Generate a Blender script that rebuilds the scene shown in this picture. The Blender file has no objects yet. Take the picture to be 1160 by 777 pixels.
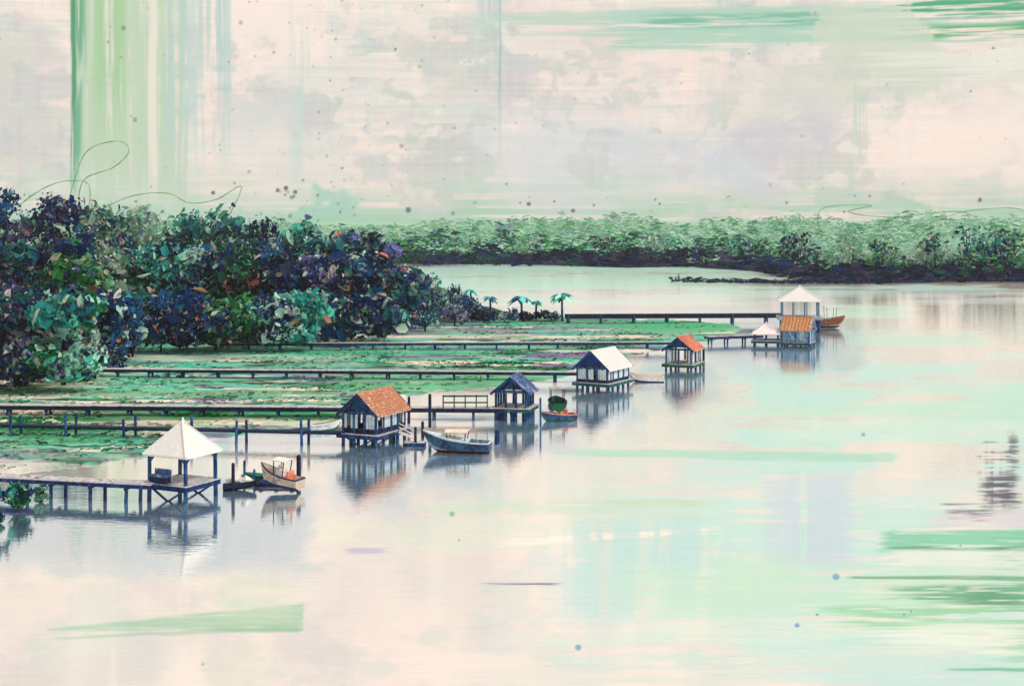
import bpy, math, random
import numpy as np

random.seed(7)
RNG = np.random.default_rng(7)
SC = bpy.context.scene
COL = SC.collection

# ------------------------------------------------------------------ camera
W0, H0, F0 = 1160.0, 777.0, 1594.0      # working frame and focal length in its units
HOR, CX = 240.0, 580.0                  # horizon row and centre column
CAMH = 21.0                             # metres above the water

cam_d = bpy.data.cameras.new('camera')
cam = bpy.data.objects.new('camera', cam_d)
COL.objects.link(cam)
cam.location = (0, 0, CAMH)
cam.rotation_euler = (math.radians(90), 0, 0)
cam_d.sensor_width = 36.0
cam_d.lens = F0 / W0 * 36.0
cam_d.shift_y = -(H0 / 2 - HOR) / W0
cam_d.clip_start = 0.5
cam_d.clip_end = 60000
SC.camera = cam

SC.view_settings.view_transform = 'Standard'
SC.view_settings.look = 'None'
SC.view_settings.exposure = 0.15
SC.view_settings.gamma = 1.0
SC.view_settings.use_curve_mapping = False
SC.cycles.max_bounces = 5
SC.cycles.diffuse_bounces = 2
SC.cycles.glossy_bounces = 3
SC.cycles.transmission_bounces = 2


def lin(c):
    out = []
    for v in c[:3]:
        v = v / 255.0
        out.append(v / 12.92 if v <= 0.04045 else ((v + 0.055) / 1.055) ** 2.4)
    return tuple(out) + (1.0,)


# ------------------------------------------------------------------ node helper
class NT:
    def __init__(self, tree):
        self.t = tree
        tree.nodes.clear()

    def n(self, typ, **kw):
        nd = self.t.nodes.new(typ)
        for k, v in kw.items():
            setattr(nd, k, v)
        return nd

    def put(self, sock, v):
        if hasattr(v, 'is_output'):
            self.t.links.new(v, sock)
        else:
            sock.default_value = v

    def m(self, op, a, b=0.0, c=None, clamp=False):
        nd = self.n('ShaderNodeMath', operation=op, use_clamp=clamp)
        self.put(nd.inputs[0], a)
        self.put(nd.inputs[1], b)
        if c is not None:
            self.put(nd.inputs[2], c)
        return nd.outputs[0]

    def ss(self, x, lo, hi):
        nd = self.n('ShaderNodeMapRange', interpolation_type='SMOOTHSTEP')
        self.put(nd.inputs[0], x)
        nd.inputs[1].default_value = lo
        nd.inputs[2].default_value = hi
        return nd.outputs[0]

    def xyz(self, x, y, z):
        nd = self.n('ShaderNodeCombineXYZ')
        for i, v in enumerate((x, y, z)):
            self.put(nd.inputs[i], v)
        return nd.outputs[0]

    def noise(self, vec, scale, detail=3.0, rough=0.55, dist=0.0):
        nd = self.n('ShaderNodeTexNoise')
        self.put(nd.inputs['Vector'], vec)
        nd.inputs['Scale'].default_value = scale
        nd.inputs['Detail'].default_value = detail
        nd.inputs['Roughness'].default_value = rough
        nd.inputs['Distortion'].default_value = dist
        return nd.outputs[0]

    def mix(self, fac, a, b, blend='MIX'):
        nd = self.n('ShaderNodeMix', data_type='RGBA', blend_type=blend)
        self.put(nd.inputs[0], fac)
        self.put(nd.inputs[6], a)
        self.put(nd.inputs[7], b)
        return nd.outputs[2]


# ------------------------------------------------------------------ sky (world)
SUN_EL, SUN_AZ = math.radians(48), math.radians(112)     # azimuth clockwise from +Y (the view direction)
world = bpy.data.worlds.new('World')
SC.world = world
world.use_nodes = True
N = NT(world.node_tree)
geo = N.n('ShaderNodeTexCoord').outputs['Generated']
skyt = N.n('ShaderNodeTexSky', sky_type='NISHITA')
skyt.sun_disc = False
skyt.sun_elevation = SUN_EL
skyt.sun_rotation = SUN_AZ
nish = N.mix(1.0, skyt.outputs[0], (0.10, 0.10, 0.10, 1), 'MULTIPLY')
cloud = N.mix(N.ss(N.noise(geo, 2.2, 3.0), .38, .62), lin((238, 221, 212)), lin((214, 214, 207)))
skycol = N.mix(0.94, nish, cloud)
bg = N.n('ShaderNodeBackground')
N.put(bg.inputs[0], skycol)
bg.inputs[1].default_value = 1.0
world.cycles.sampling_method = 'MANUAL'
world.cycles.sample_map_resolution = 512
wo = N.n('ShaderNodeOutputWorld')
world.node_tree.links.new(bg.outputs[0], wo.inputs[0])

sun_d = bpy.data.lights.new('sun', 'SUN')
sun_d.energy = 2.0
sun_d.angle = math.radians(8)
sun_d.color = (1.0, 0.95, 0.88)
sun = bpy.data.objects.new('sun', sun_d)
COL.objects.link(sun)
sun.rotation_euler = (math.radians(90) - SUN_EL, 0, math.pi - SUN_AZ)
sun.location = (60, -40, 120)


# ------------------------------------------------------------------ mapping from picture to place
def depth(py, z=0.0):
    return F0 * (CAMH - z) / (py - HOR)


def gnd(px, py, z=0.0):
    Y = depth(py, z)
    return ((px - CX) * Y / F0, Y, z)


def at(px, py, Y):
    return ((px - CX) * Y / F0, Y, CAMH - (py - HOR) * Y / F0)


# ------------------------------------------------------------------ materials
def new_mat(name):
    m = bpy.data.materials.new(name)
    m.use_nodes = True
    return m, NT(m.node_tree)


def paint(name, cols, scale=1.2, rough=0.75, stretch=(1, 1, 1), soft=0.10, bump=0.25, spec=0.25):
    """weathered paint: patches of a few colours, uneven and streaked"""
    m, n = new_mat(name)
    tc = n.n('ShaderNodeTexCoord').outputs['Object']
    rnd = n.n('ShaderNodeObjectInfo').outputs['Random']
    mp = n.n('ShaderNodeMapping')
    n.put(mp.inputs[0], tc)
    mp.inputs['Scale'].default_value = stretch
    vec = n.n('ShaderNodeVectorMath', operation='ADD')
    n.put(vec.inputs[0], mp.outputs[0])
    n.put(vec.inputs[1], n.xyz(n.m('MULTIPLY', rnd, 31.0), n.m('MULTIPLY', rnd, 17.0), 0.0))
    nz = n.noise(vec.outputs[0], scale, 5.0, 0.65, 0.7)
    c = lin(cols[0])
    k = len(cols)
    for i in range(1, k):
        t = 0.36 + 0.28 * (i / k)
        c = n.mix(n.ss(nz, t - soft * .5, t + soft * .5), c, lin(cols[i]))
    fine = n.noise(vec.outputs[0], scale * 9, 3.0, 0.6)
    c = n.mix(0.55, c, n.mix(fine, (0.72, 0.72, 0.75, 1), (1.18, 1.18, 1.15, 1)), 'MULTIPLY')
    p = n.n('ShaderNodeBsdfPrincipled')
    n.put(p.inputs['Base Color'], c)
    p.inputs['Roughness'].default_value = rough
    p.inputs['Specular IOR Level'].default_value = spec
    b = n.n('ShaderNodeBump')
    b.inputs['Strength'].default_value = bump
    b.inputs['Distance'].default_value = 0.05
    n.put(b.inputs['Height'], nz)
    n.put(p.inputs['Normal'], b.outputs[0])
    o = n.n('ShaderNodeOutputMaterial')
    m.node_tree.links.new(p.outputs[0], o.inputs[0])
    return m


def attr_mat(name, rough=0.8, spec=0.2, noise_scale=3.0, stretch=(1, 1, 1), amt=0.35, transl=0.0):
    m, n = new_mat(name)
    a = n.n('ShaderNodeAttribute', attribute_name='col')
    tc = n.n('ShaderNodeTexCoord').outputs['Object']
    mp = n.n('ShaderNodeMapping')
    n.put(mp.inputs[0], tc)
    mp.inputs['Scale'].default_value = stretch
    nz = n.noise(mp.outputs[0], noise_scale, 4.0, 0.65)
    c = n.mix(amt, a.outputs['Color'], n.mix(nz, (0.45, 0.45, 0.5, 1), (1.5, 1.5, 1.45, 1)), 'MULTIPLY')
    p = n.n('ShaderNodeBsdfPrincipled')
    n.put(p.inputs['Base Color'], c)
    p.inputs['Roughness'].default_value = rough
    p.inputs['Specular IOR Level'].default_value = spec
    o = n.n('ShaderNodeOutputMaterial')
    if transl > 0:
        tr = n.n('ShaderNodeBsdfTranslucent')
        n.put(tr.inputs[0], c)
        mx = n.n('ShaderNodeMixShader')
        mx.inputs[0].default_value = transl
        m.node_tree.links.new(p.outputs[0], mx.inputs[1])
        m.node_tree.links.new(tr.outputs[0], mx.inputs[2])
        m.node_tree.links.new(mx.outputs[0], o.inputs[0])
    else:
        m.node_tree.links.new(p.outputs[0], o.inputs[0])
    return m


NAVY = (22, 44, 84)
M = {
    'navy': paint('navy_timber', [(12, 26, 66), (18, 52, 110), (14, 32, 78), (44, 96, 150)], 1.4),
    'post': paint('post_timber', [(18, 58, 116), (14, 36, 86), (52, 108, 160), (18, 72, 108)], 2.0, stretch=(1, 1, .35)),
    'ink': paint('tarred_timber', [(10, 18, 46), (20, 30, 66), (12, 44, 74)], 1.5),
    'deck': paint('weathered_decking', [(196, 190, 190), (150, 160, 176), (226, 212, 204), (104, 122, 150)], .8),
    'deck_teal': paint('mossy_decking', [(24, 66, 92), (30, 88, 92), (20, 44, 84), (52, 128, 112)], .9),
    'white': paint('white_roof', [(240, 230, 224), (212, 212, 224), (244, 238, 232), (204, 220, 212), (240, 222, 212)], .7, soft=.14),
    'pink': paint('pale_pink_roof', [(240, 218, 222), (250, 236, 232), (228, 212, 226)], .7),
    'lav': paint('lavender_roof', [(76, 108, 158), (36, 72, 118), (150, 166, 204)], 1.0),
    'terra': paint('terracotta', [(190, 122, 90), (208, 150, 116), (164, 96, 72), (228, 190, 162)], 2.6),
    'ochre': paint('ochre_tile', [(196, 130, 78), (216, 158, 104), (170, 102, 62), (232, 194, 150)], 2.6),
    'under': paint('tile_underlay', [(226, 196, 172), (196, 130, 100)], 2.0),
    'coral': paint('coral_roof', [(214, 124, 100), (226, 150, 124), (190, 104, 88)], .8),
    'gable': paint('navy_gable', [(12, 40, 82), (10, 24, 60), (26, 86, 126), (16, 56, 100)], .9),
    'gable_blue': paint('blue_gable', [(18, 44, 104), (24, 62, 132), (14, 30, 70)], .9),
    'screen': paint('pale_screen', [(196, 214, 224), (226, 228, 228), (150, 188, 208), (214, 226, 222)], 1.1, stretch=(1, 1, .4)),
    'bluewall': paint('blue_boards', [(98, 138, 178), (134, 174, 200), (70, 106, 150), (170, 198, 212)], 1.4, stretch=(1, 1, .3)),
    'green': paint('green_paint', [(26, 84, 62), (36, 108, 70), (18, 60, 56)], 1.2),
    'hull_white': paint('hull_white', [(242, 232, 224), (226, 220, 216), (248, 242, 238)], .9, rough=.4, spec=.4),
    'hull_navy': paint('hull_navy', [(16, 46, 90), (12, 30, 68), (42, 92, 144), (14, 66, 76)], .9, rough=.45, spec=.4),
    'hull_brown': paint('hull_brown', [(128, 78, 62), (100, 60, 54), (160, 108, 88)], 1.2),
    'keel': paint('antifouling', [(86, 44, 48), (30, 40, 62), (120, 64, 54)], 1.0),
    'cream': paint('cream_trim', [(236, 214, 196), (220, 196, 176), (244, 230, 216)], 1.2),
    'sand': paint('tan_interior', [(186, 168, 150), (206, 190, 172), (150, 140, 136)], 1.4),
    'coral_seat': paint('coral_vinyl', [(228, 130, 104), (236, 150, 122)], 2.0, rough=.5),
    'teal': paint('teal_paint', [(40, 120, 126), (70, 160, 150), (28, 88, 110)], 1.3),
    'trunk': paint('bark', [(52, 44, 62), (34, 32, 54), (84, 72, 86)], 1.2, stretch=(1, 1, .3)),
    'palmtrunk': paint('palm_bark', [(70, 96, 150), (40, 66, 112), (112, 136, 176)], 1.2),
    'vine': paint('vine_stem', [(150, 216, 150), (120, 196, 130)], 1.0),
    'leaf': attr_mat('leaf_dabs', .75, .2, 1.6, (1, 1, 1), .40, .38),
    'frond': attr_mat('palm_fronds', .7, .2, 2.0, (1, 1, 1), .35, .2),
    'grass': attr_mat('marsh_grass', .8, .15, .8, (1, 1, 1), .30, .15),
    'marsh': attr_mat('marsh_mud', .85, .2, .5, (.25, 1.6, 1), .45),
    'soil': attr_mat('shore_soil', .9, .1, .3, (.3, 1, 1), .4),
}


# ------------------------------------------------------------------ mesh builder
class MB:
    def __init__(self):
        self.v, self.f = [], []

    def poly(self, pts, faces):
        o = len(self.v)
        self.v += [tuple(p) for p in pts]
        self.f += [tuple(i + o for i in f) for f in faces]
        return self

    def box(self, x0, x1, y0, y1, z0, z1):
        p = [(x, y, z) for z in (z0, z1) for y in (y0, y1) for x in (x0, x1)]
        return self.poly(p, [(0, 2, 3, 1), (4, 5, 7, 6), (0, 1, 5, 4), (2, 6, 7, 3), (0, 4, 6, 2), (1, 3, 7, 5)])

    def beam(self, a, b, w, h=None, up=(0, 0, 1)):
        h = w if h is None else h
        a, b, up = np.array(a, float), np.array(b, float), np.array(up, float)
        d = b - a
        d /= np.linalg.norm(d)
        if abs(d @ up) > .95:
            up = np.array((0, 1., 0))
        s = np.cross(d, up)
        s /= np.linalg.norm(s)
        u = np.cross(s, d)
        p = []
        for q in (a, b):
            for i, j in ((-1, -1), (1, -1), (1, 1), (-1, 1)):
                p.append(q + s * i * w / 2 + u * j * h / 2)
        return self.poly(p, [(3, 2, 1, 0), (4, 5, 6, 7), (0, 1, 5, 4), (1, 2, 6, 5), (2, 3, 7, 6), (3, 0, 4, 7)])

    def tube(self, pts, rads, n=7, cap=True):
        pts = [np.array(p, float) for p in pts]
        rings = []
        for i, p in enumerate(pts):
            d = pts[min(i + 1, len(pts) - 1)] - pts[max(i - 1, 0)]
            d /= max(np.linalg.norm(d), 1e-9)
            r = np.array((1., 0, 0)) if abs(d[0]) < .9 else np.array((0, 1., 0))
            s = np.cross(d, r)
            s /= np.linalg.norm(s)
            u = np.cross(d, s)
            rings.append([p + rads[i] * (math.cos(t) * s + math.sin(t) * u) for t in [2 * math.pi * k / n for k in range(n)]])
        o = len(self.v)
        for r in rings:
            self.v += [tuple(q) for q in r]
        for i in range(len(rings) - 1):
            for k in range(n):
                a, b = o + i * n + k, o + i * n + (k + 1) % n
                self.f.append((a, b, b + n, a + n))
        if cap:
            self.f.append(tuple(o + k for k in range(n))[::-1])
            self.f.append(tuple(o + (len(rings) - 1) * n + k for k in range(n)))
        return self

    def slab(self, pts, t):
        """closed sheet: polygon pts thickened downwards by t"""
        n = len(pts)
        p = [tuple(q) for q in pts] + [(q[0], q[1], q[2] - t) for q in pts]
        return self.poly(p, [tuple(range(n)), tuple(range(2 * n - 1, n - 1, -1))] +
                         [(i, i + n, (i + 1) % n + n, (i + 1) % n) for i in range(n)])

    def build(self, name, mat, parent=None, kind=None, jit=0.0, smooth=False):
        me = bpy.data.meshes.new(name)
        v = self.v
        if jit:
            v = [(x + random.uniform(-jit, jit), y + random.uniform(-jit, jit), z + random.uniform(-jit, jit)) for x, y, z in v]
        me.from_pydata(v, [], self.f)
        me.update()
        if smooth:
            me.polygons.foreach_set('use_smooth', [True] * len(me.polygons))
        me.materials.append(M[mat] if isinstance(mat, str) else mat)
        o = bpy.data.objects.new(name, me)
        COL.objects.link(o)
        if parent is not None:
            o.parent = parent
        if kind:
            o['kind'] = kind
        return o


def tag(o, label, cat, group=None):
    o['label'] = label
    o['category'] = cat
    if group:
        o['group'] = group
    return o


def thing(name, label, cat, loc, rz=0.0, group=None):
    o = bpy.data.objects.new(name, None)
    COL.objects.link(o)
    o.empty_display_size = .3
    o.location = loc
    o.rotation_euler = (0, 0, rz)
    return tag(o, label, cat, group)


def np_mesh(name, verts, faces, cols, mat, parent=None, smooth=False):
    """verts (n,3), faces (m,k) of equal length, cols per vertex (n,3) in linear light"""
    me = bpy.data.meshes.new(name)
    n, (m, k) = len(verts), faces.shape
    me.vertices.add(n)
    me.vertices.foreach_set('co', verts.astype(np.float32).ravel())
    me.loops.add(m * k)
    me.loops.foreach_set('vertex_index', faces.astype(np.int32).ravel())
    me.polygons.add(m)
    me.polygons.foreach_set('loop_start', np.arange(0, m * k, k, dtype=np.int32))
    if cols is not None:
        a = me.color_attributes.new('col', 'FLOAT_COLOR', 'POINT')
        a.data.foreach_set('color', (np.c_[cols, np.ones(n)] if cols.shape[1] == 3 else cols).astype(np.float32).ravel())
    me.update(calc_edges=True)
    me.validate()
    if smooth:
        me.polygons.foreach_set('use_smooth', [True] * m)
    me.materials.append(M[mat] if isinstance(mat, str) else mat)
    o = bpy.data.objects.new(name, me)
    COL.objects.link(o)
    if parent is not None:
        o.parent = parent
    return o


# ------------------------------------------------------------------ numpy noise
def vnoise(x, y, seed=0, oct=4, rough=.55):
    r = np.random.default_rng(seed)
    out, amp, tot = np.zeros_like(x), 1.0, 0.0
    for k in range(oct):
        tab = r.random((256, 256))
        xi, yi = np.floor(x).astype(int), np.floor(y).astype(int)
        fx, fy = x - xi, y - yi
        fx, fy = fx * fx * (3 - 2 * fx), fy * fy * (3 - 2 * fy)
        g = lambda i, j: tab[(xi + i) & 255, (yi + j) & 255]
        out += amp * ((g(0, 0) * (1 - fx) + g(1, 0) * fx) * (1 - fy) + (g(0, 1) * (1 - fx) + g(1, 1) * fx) * fy)
        tot += amp
        amp *= rough
        x, y = x * 2.03 + 11.3, y * 2.03 + 5.7
    return out / tot


def sstep(x, a, b):
    t = np.clip((x - a) / (b - a), 0, 1)
    return t * t * (3 - 2 * t)


def L3(c):
    return np.array(lin(c)[:3])


def lerp(c, col, m):
    return c * (1 - m[..., None]) + L3(col) * m[..., None]


def poly_dist(px, py, poly):
    """signed distance in px units, positive inside"""
    d = np.full(px.shape, 1e9)
    ins = np.zeros(px.shape, bool)
    n = len(poly)
    for i in range(n):
        x0, y0 = poly[i]
        x1, y1 = poly[(i + 1) % n]
        ex, ey = x1 - x0, y1 - y0
        t = np.clip(((px - x0) * ex + (py - y0) * ey) / (ex * ex + ey * ey), 0, 1)
        d = np.minimum(d, np.hypot(px - x0 - t * ex, py - y0 - t * ey))
        if y0 != y1:
            cr = ((y0 > py) != (y1 > py)) & (px < ex * (py - y0) / ey + x0)
            ins ^= cr
    return np.where(ins, d, -d)


def grid_faces(nr, nc):
    i = np.arange(nr * nc).reshape(nr, nc)
    return np.stack([i[1:, :-1], i[1:, 1:], i[:-1, 1:], i[:-1, :-1]], -1).reshape(-1, 4)


# ------------------------------------------------------------------ sky: cloud layer round the horizon
def sky_colour(px, py):
    hs = vnoise(px / 190, py / 5, 201, 4, .68)
    hf = vnoise(px / 70, py / 2, 202, 3, .7)
    vs = vnoise(px / 5.5, py / 170, 203, 4, .68)
    bl = vnoise(px / 170 + .7 * vnoise(px / 90, py / 60, 210, 3), py / 95, 204, 5, .58)
    b2 = vnoise(px / 80 + vnoise(px / 60, py / 50, 211, 3), py / 62, 205, 5, .6)
    b3 = vnoise(px / 60 + vnoise(px / 40, py / 40, 212, 3), py / 44, 206, 5, .62)
    wob = (vnoise(px / 45, py / 40, 207, 4) - .5)
    c = np.broadcast_to(L3((241, 222, 210)), px.shape + (3,)).copy()
    c = lerp(c, (216, 213, 203), sstep(bl, .44, .58) * .85)
    c = lerp(c, (240, 224, 213), sstep(b2, .52, .64) * .7)
    c = lerp(c, (196, 200, 194), sstep(b2, .46, .38) * .75)
    c = lerp(c, (210, 199, 202), sstep(b3, .54, .64) * .5)
    c = lerp(c, (246, 230, 218), sstep(b3, .44, .36) * .6)
    c = lerp(c, (190, 208, 197), sstep(hs, .52, .70) * .28)
    c = lerp(c, (198, 210, 201), sstep(vs, .52, .68) * .30)
    c = c * (1 + (hf[..., None] - .5) * .18 + (vs[..., None] - .5) * .12)

    def st(c, x0, x1, y0, y1, col, op, kind, lo, hi, ex=8., ey=8.):
        if kind == 'w':
            a, e, g = px + wob * 130, py + wob * 90, b2
        elif kind == 'v':
            a, e, g = px + wob * 3, py + (vs - .5) * 160, vs
        else:
            a, e, g = px + (hf * .6 + hs * .4 - .5) * 170, py + wob * 5, hs * .6 + hf * .4
        m = sstep(a, x0 - ex, x0 + ex) * sstep(a, x1 + ex, x1 - ex) * sstep(e, y0 - ey, y0 + ey) * sstep(e, y1 + ey, y1 - ey)
        return lerp(c, col, m * sstep(g, lo, hi) * op)

    c = st(c, 250, 420, 60, 190, (205, 212, 206), .75, 'w', .25, .55, 50, 50)
    c = st(c, 560, 760, 120, 235, (203, 211, 214), .75, 'w', .2, .55, 60, 40)
    c = st(c, 600, 720, 20, 110, (228, 210, 205), .7, 'w', .2, .55, 40, 30)
    c = st(c, 800, 950, 80, 150, (207, 208, 198), .75, 'w', .2, .55, 40, 40)
    c = st(c, 850, 960, 130, 205, (192, 193, 202), .75, 'w', .3, .6, 30, 40)
    c = st(c, 780, 850, 170, 215, (196, 206, 214), .7, 'w', .2, .6, 30, 20)
    c = st(c, -60, 70, 50, 190, (206, 204, 195), .8, 'w', .3, .6, 40, 30)
    c = st(c, 1000, 1300, 120, 225, (245, 227, 214), .85, 'w', .1, .5, 60, 50)
    c = st(c, 245, 350, -20, 66, (243, 226, 215), .85, 'w', .2, .55, 16, 24)
    c = st(c, 420, 540, 62, 92, (244, 226, 211), .75, 'w', .2, .6, 30, 16)
    c = st(c, 490, 530, 60, 110, (208, 205, 196), .6, 'w', .2, .6, 10, 20)
    # upright brushed bands on the left
    c = st(c, 84, 212, -45, 235, (184, 206, 178), .92, 'v', .08, .56, 2, 40)
    c = st(c, 106, 142, -45, 150, (160, 199, 146), .75, 'v', .32, .58, 8, 50)
    c = st(c, 168, 178, -45, 232, (236, 224, 212), .75, 'v', .25, .5, 2, 20)
    c = st(c, 80.5, 86, -45, 230, (74, 152, 110), .95, 'v', .20, .42, 1.2, 14)
    c = st(c, 83, 97, -45, 90, (92, 162, 122), .8, 'v', .40, .58, 4, 24)
    c = st(c, 84, 92, 130, 210, (110, 172, 138), .9, 'v', .38, .54, 3, 14)
    c = st(c, 186, 262, -45, 180, (182, 205, 198), .75, 'v', .28, .58, 4, 60)
    c = st(c, 240, 254, -45, 140, (168, 200, 196), .6, 'v', .25, .5, 3, 30)
    c = st(c, 330, 352, 60, 230, (190, 212, 203), .6, 'v', .36, .58, 8, 50)
    c = st(c, 565, 567.5, -45, 140, (150, 184, 186), .75, 'v', .2, .5, 1.2, 30)
    c = st(c, 543, 566, -45, 40, (172, 202, 196), .7, 'v', .34, .54, 5, 20)
    c = st(c, 966, 982, 100, 178, (190, 206, 188), .7, 'v', .3, .5, 3, 12)
    c = st(c, 1000, 1022, 208, 232, (120, 190, 150), .7, 'w', .2, .5, 5, 6)
    c = st(c, 318, 404, 222, 268, (118, 200, 180), .8, 'w', .1, .4, 6, 5)
    # level brushed bands on the right
    c = st(c, 700, 2600, 11, 60, (172, 206, 186), .9, 'h', .36, .54, 20, 5)
    c = st(c, 560, 960, 13, 42, (180, 206, 190), .8, 'h', .38, .56, 60, 5)
    c = st(c, 1040, 2600, 9, 30, (84, 168, 128), .95, 'h', .34, .48, 6, 4)
    c = st(c, 1036, 2600, 38, 52, (96, 174, 118), .95, 'h', .36, .50, 8, 4)
    c = st(c, 740, 950, 19, 34, (118, 184, 154), .85, 'h', .44, .56, 20, 4)
    c = st(c, 940, 1042, 16, 112, (205, 212, 193), .75, 'w', .1, .5, 6, 16)
    c = st(c, 1000, 1300, 62, 100, (226, 228, 212), .7, 'h', .36, .56, 40, 6)
    # milky green just over the far woods
    c = lerp(c, (182, 210, 190), sstep(py + wob * 60, 178, 250) * sstep(hs, .25, .55) * .8)
    c = lerp(c, (150, 200, 168), sstep(py + wob * 30, 222, 250) * sstep(hs, .3, .55) * .7)
    c = c * .985
    # specks of drifting seed and insects
    r = np.random.default_rng(5)
    for k in range(260):
        qx, qy = r.normal(340, 130) if k % 2 else r.uniform(-350, 1500), r.uniform(-60, 215)
        rad = r.choice([.7, 1.1, 1.7, 2.6], p=[.5, .32, .14, .04])
        col = ((112, 96, 106), (150, 172, 156), (120, 122, 150), (134, 96, 94))[r.integers(0, 4)]
        j = np.where((np.abs(px[0] - qx) < 8))[0]
        i = np.where((np.abs(py[:, 0] - qy) < 8))[0]
        if len(i) and len(j):
            sl = (slice(i[0], i[-1] + 1), slice(j[0], j[-1] + 1))
            c[sl] = lerp(c[sl], col, sstep(np.hypot(px[sl] - qx, py[sl] - qy), rad + .5, rad - .5) * r.uniform(.4, .8))
    for k in range(60):
        qx, qy = (r.normal(320, 60) if k % 3 == 0 else r.uniform(250, 1200)), r.uniform(205, 246)
        rad = r.choice([.8, 1.4, 2.4, 3.2], p=[.4, .35, .18, .07])
        j = np.where((np.abs(px[0] - qx) < 8))[0]
        i = np.where((np.abs(py[:, 0] - qy) < 8))[0]
        if len(i) and len(j):
            sl = (slice(i[0], i[-1] + 1), slice(j[0], j[-1] + 1))
            c[sl] = lerp(c[sl], ((24, 26, 48), (60, 66, 100), (70, 140, 110))[r.integers(0, 3)], sstep(np.hypot(px[sl] - qx, py[sl] - qy), rad + .5, rad - .5) * .85)
    return c


azs = np.radians(np.concatenate([np.arange(-180, -24, 1.0), np.arange(-24, 24, .045), np.arange(24, 180.5, 1.0)]))
els = np.radians(np.concatenate([[-1.5], np.arange(-.6, 9.6, .045), np.arange(10, 30.5, .5)]))
AZ, EL = np.meshgrid(azs, els[::-1])
sgn = np.where(np.abs(AZ) < math.pi / 4, CX + F0 * np.tan(np.clip(AZ, -.79, .79)), CX + np.sign(AZ) * F0 * (1 + 2 * (np.abs(AZ) - math.pi / 4)))
spy = HOR - F0 * np.tan(EL[:, :1]) * np.ones_like(AZ)
RS = 4200.0
sv = np.stack([RS * np.cos(EL) * np.sin(AZ), RS * np.cos(EL) * np.cos(AZ), CAMH + RS * np.sin(EL)], -1).reshape(-1, 3)
M['sky'], n = new_mat('overcast_sky')
a = n.n('ShaderNodeAttribute', attribute_name='col')
em = n.n('ShaderNodeEmission')
n.put(em.inputs[0], a.outputs['Color'])
em.inputs[1].default_value = 1.0
o = n.n('ShaderNodeOutputMaterial')
n.t.links.new(em.outputs[0], o.inputs[0])
M['sky'].cycles.emission_sampling = 'NONE'
sky = np_mesh('sky', sv, grid_faces(*AZ.shape), sky_colour(sgn, spy).reshape(-1, 3), 'sky')
sky['kind'] = 'structure'


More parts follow.
